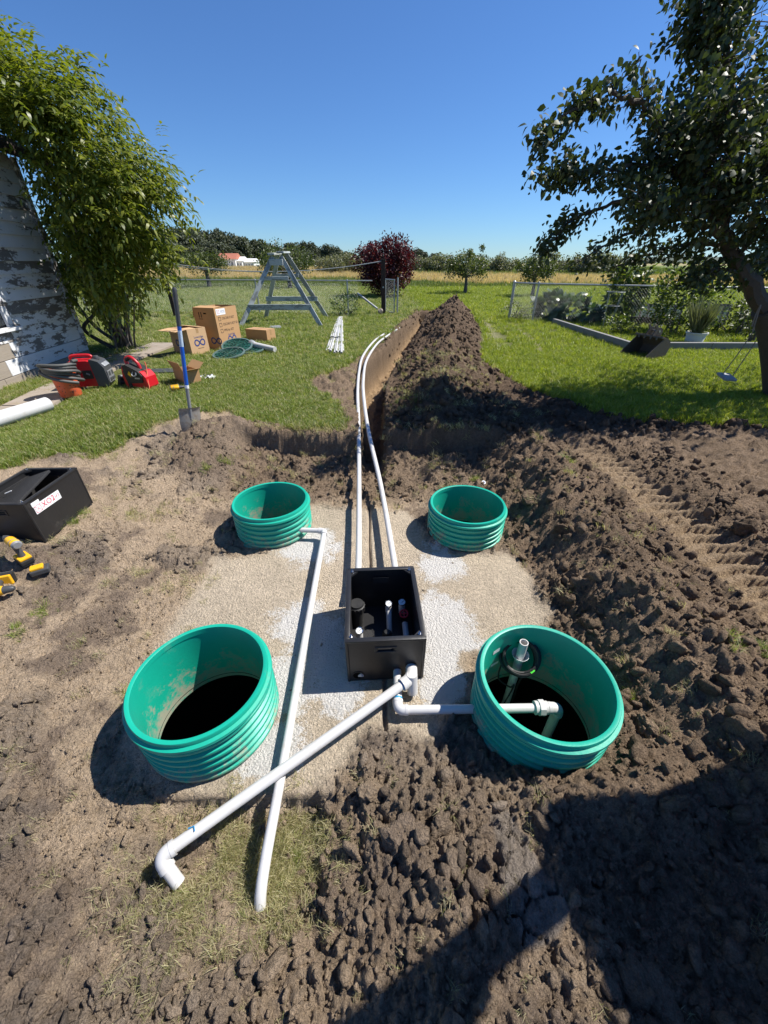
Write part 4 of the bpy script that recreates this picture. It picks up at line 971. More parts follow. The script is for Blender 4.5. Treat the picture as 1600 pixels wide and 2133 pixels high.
# small litter on the tank top
p = G(1008, 1000, .1); t = thing('bottle_cap', 'small white and blue plastic cap lying on dark soil behind the far riser', 'cap', (p[0], p[1], hz(p[0], p[1]) + .012), (.5, .2, 0))
m = MB(); m.lathe([(.018, -.012), (.022, -.012), (.023, .010), (.018, .014), (0, .014), (0, .010), (.018, .008)], 20); m.build('cap_shell', M['white_label'], t, True); m = MB(); m.lathe([(0, .0155), (.011, .0155)], 14); m.build('blue_dot', M['blue_ink'], t)
p = G(552, 1152, .0); t = thing('wire_hook', 'bent black wire hook lying on the white dust by the far left riser', 'hook', (p[0], p[1], .004))
m = MB(); m.tube(smooth_path([(-.03, -.01, 0), (-.028, .0, .03), (-.005, .005, .045), (.018, .002, .035), (.022, -.012, .002)], 6), .004, 6); m.build('wire', M['black_rubber'], t, True)
# ------------------------------------------------------------------ walkway and old house
pw = thing('walkway', 'narrow worn concrete path between the old house and the lawn', None); pw['kind'] = 'structure'
wl = [(-4.52, 3.2), (-4.50, 4.4), (-4.50, 5.1), (-4.70, 6.2), (-4.92, 7.4), (-4.95, 8.7), (-4.95, 10.0)]
wr_ = [(x_ - .66, y_ + .03) for x_, y_ in wl]
for i in range(len(wl) - 1):
    a, b2, c_, d_ = wl[i], wl[i + 1], wr_[i + 1], wr_[i]
    e = .006
    m = MB(); m.prism([(a[0], a[1] + e), (d_[0], d_[1] + e), (c_[0], c_[1] - e), (b2[0], b2[1] - e)][::-1], .09, t=(0, 0, .292 + rng.uniform(-.006, .006))); m.build('slab', M['concrete'], pw)

HC = np.array([-6.15, 8.62, .30]); HA = math.atan2(-2.62, .281)
hs_ = thing('old_house', 'old wooden house with flaking white clapboards under the leafy tree', 'house', tuple(HC), (0, 0, HA))
HL = 7.0
m = MB(); m.box((HL / 2 + .02, -2.4, 1.55), (HL - .04, 4.6, 3.1)); m.build('light_block_core', M['dark_grey'], hs_)  # solid block added behind the boards to keep light from passing
zc = .0
for (h_, dep) in ((.17, .03), (.23, .028), (.23, .022)):                 # skirt boards
    xs = [.0, rng.uniform(2, 2.6), rng.uniform(4.2, 4.8), HL]
    for i in range(3):
        m = MB(); m.box(((xs[i + 1] - xs[i]) / 2, -.1 + dep / 2 + .03, h_ / 2), (xs[i + 1] - xs[i] - .006, dep, h_ - .008), bev=.003, seg=1); m.build('skirt_board', M['bare_board'] if h_ < .2 or i else M['clapboard'], hs_, loc=(xs[i], 0, zc))
    zc += h_
nco = 14; ex = (3.18 - zc) / nco
WX0, WX1, WZ0, WZ1 = 1.78, 2.95, .84, 2.25                               # window opening (local x along the wall)
for k in range(nco):
    z0 = zc + k * ex; cuts = [.10]
    while cuts[-1] < HL - .6: cuts.append(min(HL, cuts[-1] + rng.uniform(.5, 2.2)))
    cuts[-1] = HL
    segs = []
    for a, b2 in zip(cuts[:-1], cuts[1:]):
        if z0 + ex > WZ0 and z0 < WZ1 and a < WX1 and b2 > WX0:
            if a < WX0: segs.append((a, WX0))
            if b2 > WX1: segs.append((WX1, b2))
        else: segs.append((a, b2))
    for a, b2 in segs:
        if b2 - a < .05: continue
        tl_ = rng.normal(0, .0025); L_ = b2 - a - .004
        V = [(0, -.085, 0), (L_, -.085, 0), (L_, -.036 + tl_, 0), (0, -.036 - tl_, 0), (0, -.085, ex + .02), (L_, -.085, ex + .02), (L_, -.071, ex + .02), (0, -.071, ex + .02)]
        m = MB(); m.add(V, [(0, 3, 2, 1), (4, 5, 6, 7), (0, 1, 5, 4), (1, 2, 6, 5), (2, 3, 7, 6), (3, 0, 4, 7)])
        m.build('clapboard', M['clapboard'], hs_, loc=(a, 0, z0))
for (x_, y_, w_, d_) in ((.055, -.03, .11, .035), (-.012, -.09, .03, .12)):
    m = MB(); m.box((x_, y_, 1.72), (w_, d_, 2.9), bev=.003, seg=1); m.build('corner_board', M['clapboard'], hs_)
m = MB(); m.box(((WX0 + WX1) / 2, -.07, (WZ0 + WZ1) / 2), (WX1 - WX0 - .1, .01, WZ1 - WZ0 - .06)); wn_ = m.build('window', simple('dark_window', (.03, .035, .04), .06), hs_)
for (cx_, cz_, lx, lz) in ((WX0 + .05, (WZ0 + WZ1) / 2, .11, WZ1 - WZ0), (WX1 - .05, (WZ0 + WZ1) / 2, .11, WZ1 - WZ0), ((WX0 + WX1) / 2, WZ1 - .05, WX1 - WX0 - .222, .11)):
    m = MB(); m.box((cx_, -.04, cz_), (lx, .045, lz), bev=.003, seg=1); m.build('casing', M['clapboard'], wn_)
m = MB(); m.box(((WX0 + WX1) / 2, -.01, WZ0 - .03), (WX1 - WX0 + .16, .12, .05), bev=.004, seg=1); m.build('sill', M['clapboard'], wn_)
for q_ in (.35, .68): m = MB(); m.box((WX0 + (WX1 - WX0) * q_, -.055, (WZ0 + WZ1) / 2), (.03, .03, WZ1 - WZ0 - .1)); m.build('glazing_bar', M['clapboard'], wn_)
m = MB()                                                                  # roof with overhang
V = [(-.35, .30, 3.17), (HL, .30, 3.17), (HL, -2.4, 4.35), (-.35, -2.4, 4.35), (-.35, .30, 3.26), (HL, .30, 3.26), (HL, -2.4, 4.45), (-.35, -2.4, 4.45)]
m.add(V, [(0, 3, 2, 1), (4, 5, 6, 7), (0, 1, 5, 4), (1, 2, 6, 5), (2, 3, 7, 6), (3, 0, 4, 7)])
m.add([(-.35, -5.1, 3.17), (HL, -5.1, 3.17), (HL, -2.4, 4.35), (-.35, -2.4, 4.35), (-.35, -5.1, 3.26), (HL, -5.1, 3.26), (HL, -2.4, 4.45), (-.35, -2.4, 4.45)], [(0, 1, 2, 3), (4, 7, 6, 5), (0, 4, 5, 1), (1, 5, 6, 2), (3, 7, 4, 0)])
rf = m.build('roof', M['roofing'], hs_)
m = MB(); m.box((HL / 2 - .18, .31, 3.165), (HL + .36, .022, .13)); m.build('fascia', M['dark_wood'], rf)  # dark board colour stands in for the shadow band under the eave

# ------------------------------------------------------------------ foliage tools
def leaf_cloud(P, D, N, Ln, Wd, fold=.25, droop=.0, six=False):
    """many leaves in one mesh: P base points, D axis, N face normal, Ln lengths, Wd widths"""
    n = len(P); D = D / (np.linalg.norm(D, axis=1)[:, None] + 1e-9); N = N - D * (N * D).sum(1)[:, None]; N /= np.linalg.norm(N, axis=1)[:, None] + 1e-9
    Sd = np.cross(D, N); L1 = Ln[:, None]; W1 = Wd[:, None]
    if six:
        b0 = P; t1 = P + D * L1 * .30; t2 = P + D * L1 * .65 - N * L1 * droop * .35; tip = P + D * L1 - N * L1 * droop
        V = np.stack([b0, t1 + Sd * W1 * .5 + N * W1 * fold, t1 - Sd * W1 * .5 + N * W1 * fold, t2 + Sd * W1 * .42 + N * W1 * fold * .6, t2 - Sd * W1 * .42 + N * W1 * fold * .6, tip], 1).reshape(-1, 3)
        o = (np.arange(n) * 6)[:, None]
        tri = np.concatenate([o + np.array([0, 1, 2]), o + np.array([3, 5, 4])], 1).reshape(-1, 3); qd = o + np.array([1, 3, 4, 2])
        flat = np.concatenate([tri.ravel(), qd.ravel()]); st = np.concatenate([np.arange(len(tri)) * 3, len(tri) * 3 + np.arange(n) * 4]); k = 6
    else:
        md_ = P + D * L1 * .45
        V = np.stack([P, md_ + Sd * W1 * .5 + N * W1 * fold, P + D * L1 - N * L1 * droop, md_ - Sd * W1 * .5 + N * W1 * fold], 1).reshape(-1, 3)
        o = (np.arange(n) * 4)[:, None]; tri = np.concatenate([o + np.array([0, 1, 2]), o + np.array([0, 2, 3])], 1).reshape(-1, 3)
        flat = tri.ravel(); st = np.arange(len(tri)) * 3; k = 4
    return V, flat, st, k
def leaf_obj(name, parts, mat, parent, rnd=None):
    V, flat, st, k = parts; me_ = npmesh(name, V, flat, st, False)
    n = len(V) // k; r = rng.uniform(0, 1, n) if rnd is None else rnd
    colattr(me_, 'rnd', np.repeat(np.stack([r, r, r, np.ones(n)], 1), k, 0))
    return link(name, me_, mat, parent)
def rvec(n): v_ = rng.normal(size=(n, 3)); return v_ / np.linalg.norm(v_, axis=1)[:, None]
def in_poly(u, v, poly):
    return sdf_poly(np.asarray(u, float), np.asarray(v, float), poly) < 0

# ------------------------------------------------------------------ tree by the house (compound drooping leaves)
tr_ = thing('walnut_tree', 'bushy green tree with long drooping leaflets crowding the corner of the old house', 'tree', (-6.0, 9.5, .33))
base = np.array([-6.0, 9.5, .33])
OUT = [(-160, -40), (0, 62), (35, 120), (130, 150), (185, 150), (200, 195), (225, 255), (265, 262), (285, 320), (330, 350), (372, 405), (345, 440), (352, 500), (360, 560), (318, 570), (285, 625), (200, 645), (150, 600), (128, 520), (70, 450), (40, 390), (45, 330), (0, 290), (-160, 200)]
cl = []
while len(cl) < 240:
    u, v_ = rng.uniform(-160, 390), rng.uniform(-40, 660)
    s_ = float(sdf_poly(np.array([u]), np.array([v_]), OUT)[0])
    if s_ > -24: continue
    yd = 8.9 + rng.uniform(-1.3, 1.2) * min(1, -s_ / 60 + .15)
    if (v_ > 275 and u < 85 + .22 * (v_ - 275) and v_ < 540) or (u < 30 and v_ > 225): yd = rng.uniform(9.3, 10.2)
    if (v_ > 275 and u < 85 + .22 * (v_ - 275) and v_ < 540) or (u < 30 and v_ > 225) and (u < -40 or rng.uniform() < .4): continue
    p = AT(u, v_, yd)
    if p[0] < -5.75 and p[2] < 3.9 and p[1] < 8.75: continue
    if p[2] < .9: continue
    cl.append(p)
for k in range(34): cl.append(AT(rng.uniform(95, 195), rng.uniform(320, 615), rng.uniform(9.15, 10.0)))   # inner boughs behind the house corner
cl = np.array(cl)
cen = cl.mean(0)
Ps, Ds, Ns, Ls_, Ws = [], [], [], [], []
for c_ in cl:
    od = unit(c_ - cen); k = rng.integers(15, 24)
    for j in range(k):
        o = c_ + rng.normal(0, .19, 3); d = unit(od * .7 + rvec(1)[0] * .9 + np.array([.25, -.1, .0]))
        rl = rng.uniform(.25, .42); nl = rng.integers(3, 5)
        sdv = unit(np.cross(d, [0, 0, 1.0]) + 1e-6)
        for q_ in range(nl * 2 + 1):
            f_ = (q_ // 2 + 1) / (nl + 1) if q_ < nl * 2 else 1.0
            pp = o + d * rl * f_ + np.array([0, 0, -.09 * f_ * f_ * rl / .35])
            sg = 1 if q_ % 2 else -1
            ld = unit(d * .55 + sdv * sg * (.8 if q_ < nl * 2 else 0) + np.array([0, 0, -.12 - .3 * rng.uniform()]) + rng.normal(0, .12, 3))
            Ps.append(pp); Ds.append(ld); Ns.append(np.array([0, 0, 1.0]) + rng.normal(0, .25, 3)); Ls_.append(rng.uniform(.075, .15)); Ws.append(rng.uniform(.032, .05))
leaf_obj('crown', leaf_cloud(np.array(Ps), np.array(Ds), np.array(Ns), np.array(Ls_), np.array(Ws), .12, .25, True), M['leaf_left'], tr_).matrix_parent_inverse = Matrix.Translation(-base)
m = MB()
for k in range(26):
    c_ = cl[rng.integers(len(cl))]; b0 = base + np.array([rng.normal(0, .12), rng.normal(0, .1), -.1]); mid = b0 * .55 + c_ * .45 + np.array([rng.normal(0, .15), rng.normal(0, .15), -.1])
    if mid[0] < -5.9 and mid[1] < 8.9: continue
    if c_[0] < -5.6 and c_[1] < 9 and c_[2] < 3.9: continue
    r0 = rng.uniform(.025, .06); m.tube(smooth_path([b0, b0 * .85 + mid * .15 + np.array([0, 0, .15]), mid, c_], 5), np.linspace(r0, .006, 16), 6)
b0 = base + np.array([.05, -.1, -.1]); m.tube(smooth_path([b0, G(190, 690, .3) * 0 + AT(178, 690, 9.3), AT(195, 655, 9.2), AT(230, 600, 9.1), AT(270, 520, 9.0)], 6), np.linspace(.05, .012, 25), 8)
m.build('trunk', M['bark_grey'], tr_, True).matrix_parent_inverse = Matrix.Translation(-base)

# ------------------------------------------------------------------ things by the house
t = thing('sewer_pipe', 'thick white sewer pipe lying along the concrete path', 'pipe')
a, b2 = G(100, 841, .46), G(0, 872, .46); d = unit(b2 - a); m = MB()
pts = [a, a + d * 2.2]
m.tube(pts, .085, 32, cap=False); m.tube(pts, .079, 32, cap=False)
for e, dd_ in ((pts[0], -d), (pts[1], d)):
    n0 = unit(np.cross(d, [0, 0, 1.0])); n1 = np.cross(d, n0); o = m.n
    V = [e + r_ * (math.cos(k * .19635) * n0 + math.sin(k * .19635) * n1) for r_ in (.085, .079) for k in range(32)]
    m.add(V, [(k, (k + 1) % 32, 32 + (k + 1) % 32, 32 + k) for k in range(32)])
m.build('pipe_wall', M['white_pvc'], t, True)

def gz1(p, dz=0): return (float(p[0]), float(p[1]), hz(p[0], p[1]) + dz)
p = G(150, 824, .38); t = thing('orange_bucket', 'orange plastic bucket spattered with paint, wrapped in grey hose', 'bucket', (p[0], p[1], .382))
m = MB(); m.lathe([(0, .0), (.128, .0), (.132, .006), (.150, .30), (.158, .305), (.158, .335), (.152, .337), (.150, .372), (.154, .376), (.147, .376), (.143, .34), (.125, .012), (0, .012)], 40); m.build('pail', M['orange_bucket'], t, True)
spt = simple('dark_spatter', (.10, .05, .05), .7); m = MB()
for k in range(46):
    a_ = rng.uniform(2.6, 6.6); z_ = rng.uniform(.02, .2); r_ = .132 + .018 * z_ / .3 + .0012; s_ = rng.uniform(.003, .009)
    m.lathe([(0, .001), (s_, 0)], 6, c=(r_ * math.cos(a_), r_ * math.sin(a_), z_), M=rotm(0, 0, a_) @ rotm(0, math.pi / 2, 0))
sp = m.build('paint_spatter', spt, t); sp['kind'] = 'stuff'
m = MB(); m.tube([(.155 * math.cos(a_), .155 * math.sin(a_), .33 - .03 * math.sin(a_)) for a_ in np.linspace(.2, 3.0, 14)], .003, 6); m.build('bail', M['steel'], t)
t = thing('hose_coil', 'thick grey hose coiled several turns round the orange bucket', 'hose', (p[0] - .005, p[1] - .005, .382))
pts = []
for k in range(6 * 28):
    a_ = k / 28 * 6.283; q_ = k / (6 * 28); rr = .192 + .020 * math.sin(a_ * .37 + 1) + .012 * math.sin(2.2 * a_)
    zz = .44 - .20 * q_ + (.045 + .05 * q_) * math.sin(a_ + 2.4 + q_ * 1.7) + .018 * math.sin(2 * a_ + k * .01)
    pts.append((rr * math.cos(a_) * (1 + .05 * q_), rr * math.sin(a_), zz))
m = MB(); m.tube(pts, .021, 10); m.build('hose', M['hose'], t, True)
m = MB()
for k in range(7): m.tube(smooth_path([(rng.uniform(-.1, .1), rng.uniform(-.1, .1), .30), (rng.uniform(-.1, .1), rng.uniform(-.1, .1), .37), (rng.uniform(-.1, .1), rng.uniform(-.1, .1), .34)], 5), .006, 5)
m.build('cord_ends', M['mid_grey'], t)['kind'] = 'stuff'

p = G(186, 812, .38); t = thing('generator', 'red and grey portable generator standing behind the orange bucket', 'generator', (p[0] - .02, p[1] + .16, .382), (0, 0, math.radians(14)))
pr = [(-.25, .04), (.20, .04), (.245, .08), (.255, .30), (.21, .37), (.12, .40), (-.16, .40), (-.235, .36), (-.255, .28), (-.255, .08)]
Mx = np.array([[1, 0, 0], [0, 0, -1], [0, 1, 0]])
m = MB(); m.prism([(x_ * .82 - .03, z_) for x_, z_ in pr], .26, Mx, (0, .13, 0)); m.build('shell', M['red_plastic'], t)
m = MB(); m.prism([(.12, .035), (.255, .035), (.285, .10), (.275, .30), (.225, .385), (.15, .415), (.11, .415)], .29, Mx, (0, .145, 0)); ep_ = m.build('control_end', M['dark_grey'], t)
m = MB(); m.box((.287, 0, .16), (.012, .22, .17), rotm(0, .05, 0), bev=.004); m.build('control_panel', M['mid_grey'], ep_)
for (yy_, zz_, w_, h_) in ((-.05, .20, .07, .06), (.06, .20, .06, .06), (-.05, .12, .07, .05), (.05, .12, .08, .04)):
    m = MB(); m.box((.295, yy_, zz_), (.008, w_, h_), rotm(0, .05, 0), bev=.003); m.build('outlet', M['dark_grey'], ep_)
m = MB(); m.box((.262, 0, .33), (.02, .2, .06), rotm(0, -.7, 0), bev=.004); m.build('label_plate', M['galv'], ep_)
m = MB(); m.box((-.27, 0, .2), (.04, .27, .30), bev=.012); m.build('exhaust_end', M['dark_grey'], t)
m = MB(); m.tube(smooth_path([(-.17, 0, .39), (-.15, 0, .455), (0, 0, .465), (.10, 0, .455), (.13, 0, .40)], 5), .02, 10); m.build('carry_handle', M['red_plastic'], t, True)
m = MB(); m.lathe([(0, .465), (.035, .46), (.042, .44), (.042, .41), (0, .41)], 20, c=(.17, .0, -.01)); m.build('fuel_cap', M['dark_grey'], t, True)
m = MB(); m.box((.03, -.132, .21), (.13, .012, .12), bev=.004); sp = m.build('starter_recess', M['black_rubber'], t)
m = MB(); m.box((.04, -.14, .22), (.05, .012, .022), rotm(0, .5, 0), bev=.004); m.build('pull_grip', M['mid_grey'], sp)
m = MB(); m.box((-.08, -.1315, .245), (.05, .004, .035)); m.build('warning_label', M['white_label'], t)
for s in (-.18, .18):
    for q_ in (-.09, .09): m = MB(); m.box((s, q_, .02), (.05, .04, .04), bev=.006); m.build('foot', M['black_rubber'], t)

p = G(293, 812, .35); t = thing('power_tool', 'red and black carry-handle tool unit with orange cord sitting on the grass', 'power tool', (p[0], p[1] + .1, hz(p[0], p[1] + .1)), (0, 0, math.radians(-12)))
m = MB(); m.prism([(-.19, 0), (.17, 0), (.20, .06), (.19, .20), (.13, .27), (-.12, .36), (-.18, .34), (-.21, .2)], .22, Mx, (0, .11, 0)); m.build('body', M['red_plastic'], t)
m = MB(); m.prism([(-.14, .10), (.13, .12), (.15, .22), (.10, .285), (-.09, .375), (-.15, .36)], .25, Mx, (0, .125, 0)); bt = m.build('front_shell', M['black_rubber'], t)
m = MB(); m.box((-.12, -.115, .15), (.05, .03, .28), rotm(0, -.15, 0), bev=.008); m.build('side_bumper', M['black_rubber'], bt)
m = MB(); m.tube(smooth_path([(-.15, 0, .33), (-.16, 0, .43), (-.06, 0, .46), (.03, 0, .38), (.05, 0, .30)], 5), .024, 10); m.build('carry_handle', M['red_plastic'], t, True)
m = MB(); m.tube([(-.15, 0, .42), (-.08, 0, .455)], .028, 10); m.build('grip', M['black_rubber'], t, True)
Rg = rotm(.9, 0, 0); m = MB(); m.lathe([(.026, .0), (.042, .0), (.042, .018), (.034, .02), (.026, .004)], 24, c=(.035, -.128, .245), M=Rg, closed=True); m.build('dial_ring', M['galv'], t, True)
m = MB(); m.box((.06, -.128, .185), (.085, .006, .02)); m.build('name_strip', M['galv'], t)
m = MB(); m.prism([(-.06, .24), (-.02, .20), (.0, .25), (-.03, .285)], .01, Mx, (-.02, -.126, 0)); m.build('yellow_tag', M['yellow'], t)
m = MB(); m.tube(smooth_path([(.14, -.02, .24), (.16, 0, .32), (.155, .01, .40), (.15, .02, .33), (.19, -.08, .15), (.22, -.14, .03), (.17, -.22, .02)], 6), .007, 8); m.build('cord', simple('orange_cord', (.6, .16, .08), .5), t, True)
p = G(256, 806, .35); t = thing('tool_case', 'small black tool case lying tipped in the grass by the red tool', 'case', gz1(p), (.25, .2, .9))
m = MB(); m.box((0, 0, .09), (.11, .10, .19), bev=.012); m.build('case_body', M['black_rubber'], t); m = MB(); m.box((.0, -.052, .12), (.07, .008, .03)); m.build('clasp', M['dark_grey'], t); m = MB(); m.box((0, 0, .188), (.06, .05, .012), bev=.004); m.build('top_plate', M['mid_grey'], t)
p = G(362, 812, .37); drill('yellow and black drill lying on the lawn in front of the small open carton', (p[0], p[1] + .05, hz(p[0], p[1]) + .05), (math.radians(80), 0, math.radians(28)))
p = G(350, 776, .36); t = thing('rubber_mat', 'flat dark grey rubber sheet lying on the grass behind the small carton', 'mat', gz1(p, .02), (0, 0, .15))
m = MB(); m.prism([(-.48, -.12), (.35, -.14), (.42, .08), (.30, .16), (-.30, .17)], .03); m.build('sheet', M['dark_grey'], t)

# ------------------------------------------------------------------ cartons
def infinity(parent, Mt, w, name='logo_mark'):
    pts = []
    for k in range(48):
        a = k / 48 * 6.283; s_ = 1 + math.sin(a) ** 2; pts.append((w * .5 * math.cos(a) / s_, w * .5 * math.sin(a) * math.cos(a) / s_ * 1.25, 0))
    P_ = np.array(pts); Tn = np.roll(P_, -1, 0) - np.roll(P_, 1, 0); Tn /= np.linalg.norm(Tn, axis=1)[:, None]; Nn = np.stack([-Tn[:, 1], Tn[:, 0], Tn[:, 2] * 0], 1)
    wd = w * .055; m = MB(); z1 = np.array([0, 0, .0006])
    m.add(np.concatenate([P_ + Nn * wd, P_ - Nn * wd]) + z1, [(k, (k + 1) % 48, 48 + (k + 1) % 48, 48 + k) for k in range(48)])
    o = m.build(name, M['blue_ink'], parent); o.data.transform(Mt); return o
def carton(label, near, aR, W, L, H, mat, flaps, tilt=0.0, z=None, top_open=True):
    """near bottom corner; right edge runs at angle aR (W), left edge at aR+90 (L)"""
    z = (hz(near[0], near[1]) if z is None else z)
    t = thing('carton', label, 'cardboard box', (near[0], near[1], z), (0, tilt, math.radians(aR)), 'cardboard boxes on the lawn')
    e = .005
    for (c_, s_) in (((W / 2, e / 2, H / 2), (W, e, H)), ((W / 2, L - e / 2, H / 2), (W, e, H)), ((e / 2, L / 2, H / 2), (e, L - 2 * e, H)), ((W - e / 2, L / 2, H / 2), (e, L - 2 * e, H))):
        m = MB(); m.box(c_, s_); m.build('side_panel', mat, t)
    m = MB(); m.box((W / 2, L / 2, .004), (W - 2 * e, L - 2 * e, .006)); m.build('bottom_panel', mat, t)
    if not top_open: m = MB(); m.box((W / 2, L / 2, H + .003), (W, L, .005)); m.build('top_panel', mat, t)
    for (side, ln, ang) in flaps:                      # side: 0 near-right edge(y=0),1 far(y=L),2 left (x=0),3 right (x=W)
        m = MB(); full = W if side in (0, 1) else L
        m.box((0, ln / 2, 0), (full - .012, ln, .004))
        o = m.build('flap', mat, t)
        if side == 0: o.location = (W / 2, 0, H); o.rotation_euler = (math.radians(ang), 0, math.pi)
        if side == 1: o.location = (W / 2, L, H); o.rotation_euler = (math.radians(ang), 0, 0)
        if side == 2: o.location = (0, L / 2, H); o.rotation_euler = (0, 0, math.pi / 2); o.rotation_mode = 'XYZ'; o.matrix_local = Matrix.Translation((0, L / 2, H)) @ Matrix.Rotation(math.pi / 2, 4, 'Z') @ Matrix.Rotation(math.radians(ang), 4, 'X')
        if side == 3: o.matrix_local = Matrix.Translation((W, L / 2, H)) @ Matrix.Rotation(-math.pi / 2, 4, 'Z') @ Matrix.Rotation(math.radians(ang), 4, 'X')
    return t
# tall carton: printed face is the y=0 side (runs along the right edge)
W, L, H = .74, .56, .84
t = carton('tall open cardboard carton printed with a checklist and a blue loop mark', (-3.642, 9.238), 71, W, L, H, M['card'], [(1, .20, -80), (2, .25, 176)])
fr = lambda x_, z_: frame((x_, -.0012, z_), (1, 0, 0), (0, 0, 1))
for s_, x_, z_, sz_ in (('OSCAR II KIT', .20, .62, .072), ('OSCAR II KIT ID', .20, .50, .072), ('PPDrip KIT', .20, .38, .072)):
    text_part(s_, sz_, M['black_ink'], t, fr(x_, z_), name='print')
    m = MB()
    for (a_, b_) in (((-.035, -.035), (.035, -.035)), ((.035, -.035), (.035, .035)), ((.035, .035), (-.035, .035)), ((-.035, .035), (-.035, -.035))): m.tube([(.125 + a_[0], -.001, z_ + a_[1]), (.125 + b_[0], -.001, z_ + b_[1])], .004, 4)
    m.build('check_box', M['black_ink'], t)
text_part('Lowridge', .062, M['blue_ink'], t, fr(.42, .285), name='print', align='CENTER'); infinity(t, fr(.42, .19), .26)
m = MB(); m.box((.42, -.0008, .105), (.17, .0012, .008)); m.build('print_line', M['black_ink'], t)
m = MB(); m.box((.20, -.0012, .755), (.30, .0016, .12)); lb = m.build('label_sheet', M['white_label'], t)
text_part('XO2', .07, M['blue_ink'], lb, frame((.19, -.0025, .755), (1, 0, 0), (0, 0, 1)), name='lettering')
m = MB()
for (a_, b_) in (((-1, -1), (1, -1)), ((1, -1), (1, 1)), ((1, 1), (-1, 1)), ((-1, 1), (-1, -1)), ((-1, -1), (1, 1)), ((-1, 1), (1, -1))): m.tube([(.115 + a_[0] * .035, -.0022, .755 + a_[1] * .035), (.115 + b_[0] * .035, -.0022, .755 + b_[1] * .035)], .002, 4)
m.build('crossed_square', M['red_ink'], lb)
fl_ = lambda y_, z_: frame((-.0012, y_, z_), (0, -1, 0), (0, 0, 1))        # left side (x=0), reads toward -y
infinity(t, fl_(.10, .19), .26)
m = MB(); m.box((-.001, .42, .70), (.0016, .022, .11)); m.box((-.001, .36, .70), (.0016, .022, .11)); m.box((-.001, .39, .62), (.0016, .11, .012)); m.build('arrow_print', M['black_ink'], t)['kind'] = 'stuff'
m = MB(); m.box((-.001, .26, .73), (.003, .07, .025)); m.build('hand_hole_shade', M['hole_shade'], t)  # black patch on the closed panel paints the shade of a hole
# open carton in front of it
W, L, H = .46, .56, .50
t = carton('square open cardboard carton with blue loop mark, wide flap hanging out to one side', (-4.036, 8.60), 62, W, L, H, M['card_light'], [(2, .26, -4), (0, .2, 178), (3, .22, 172)], top_open=True)
text_part('Lowridge', .062, M['blue_ink'], t, fr(.25, .335), name='print', align='CENTER'); infinity(t, fr(.25, .225), .25)
m = MB(); m.box((.25, -.0008, .115), (.15, .0012, .008)); m.build('print_line', M['black_ink'], t)
m = MB(); m.box((.25, -.001, .455), (.06, .0014, .09)); m.build('tape', M['card_tape'], t)
infinity(t, fl_(.30, .225), .25)
# flat closed carton
t = carton('low closed cardboard carton with tape, alone on the lawn near the bundled pipes', (-2.885, 10.30), 67, .34, .64, .26, M['card'], [], top_open=False)
m = MB(); m.box((.17, -.001, .20), (.06, .0014, .11)); m.build('tape', M['card_tape'], t); m = MB(); m.box((.17, .32, .2665), (.06, .64, .0014)); m.build('tape', M['card_tape'], t)
t = carton('small open cardboard carton with raised corner flap behind the shovel handle', (-3.12, 6.20), 48, .24, .40, .22, M['card'], [(2, .14, 70), (3, .14, 40), (0, .12, 20)])
p = G(573, 683, .38); t = thing('folded_tarp', 'small folded grey tarp lying behind the low closed carton', 'tarp', gz1(p, .03), (0, 0, .4))
for k in range(3): m = MB(); m.box((.01 * k, .008 * k, .018 * k + .01), (.34 - .03 * k, .2 - .02 * k, .018), rotm(0, 0, .08 * k), bev=.007); m.build('fold', M['galv'], t)
p = G(427, 788, .37); t = thing('plastic_bag', 'crumpled white plastic bag with dark print lying beside the small carton', 'bag', gz1(p, .02), (0, 0, .1))
m = MB(); nx, ny = 16, 8; V = []
for j in range(ny):
    for i in range(nx): V.append(((i / (nx - 1) - .5) * .34, (j / (ny - 1) - .5) * .16, .02 + .018 * math.sin(i * 1.9 + j) * math.cos(j * 2.3) + .012 * math.sin(i * .7)))
m.add(V + [(x_, y_, -.02) for x_, y_, z_ in V], [(j * nx + i, j * nx + i + 1, (j + 1) * nx + i + 1, (j + 1) * nx + i) for j in range(ny - 1) for i in range(nx - 1)]); bg_ = m.build('film', M['clear_bag'], t, True)
for k in range(4): m = MB(); m.box((-.05 + .05 * k, -.01 + .02 * (k % 2), .049), (.025, .05, .002), rotm(0, 0, .4 * (k % 2))); m.build('print', M['dark_grey'], bg_)

# ------------------------------------------------------------------ webbed safety lids and fitting
def lid(u, v, tx, ty, label, dz):
    p = G(u, v, .38); t = thing('riser_grate', label, 'grate', gz1(p, dz), (tx, ty, 0), 'webbed dark green riser grates')
    gm_ = M.setdefault('grate_green', simple('dark_green_plastic', (.012, .075, .055), .4, var=.2))
    m = MB(); m.lathe([(.295, 0), (.325, 0), (.33, .012), (.325, .03), (.295, .03)], 48, closed=True); m.build('rim', M.setdefault('grate_rim', simple('grate_rim', (.10, .16, .15), .4)), t, True)
    for r_ in (.09, .17, .24):
        m = MB(); m.tube([(r_ * math.cos(a), r_ * math.sin(a), .016) for a in np.linspace(0, 6.283, 33)[:-1]], .007, 6, closed=True); m.build('ring', gm_, t)
    for k in range(12): a = k * math.pi / 6; m = MB(); m.tube([(.02 * math.cos(a), .02 * math.sin(a), .016), (.30 * math.cos(a), .30 * math.sin(a), .016)], .007, 6); m.build('spoke', gm_, t)
    m = MB(); m.lathe([(0, .024), (.03, .022), (.034, .006), (0, .004)], 16); m.build('hub', gm_, t, True)
    m = MB(); m.lathe([(0, .002), (.296, .002), (.296, .006), (0, .006)], 40); m.build('mesh_plate', gm_, t)
lid(478, 741, .17, -.05, 'dark green webbed grate lying foremost in front of the tall carton', .07)
lid(496, 730, .30, .05, 'dark green webbed grate leaning behind the foremost one, between carton and fitting', .12)
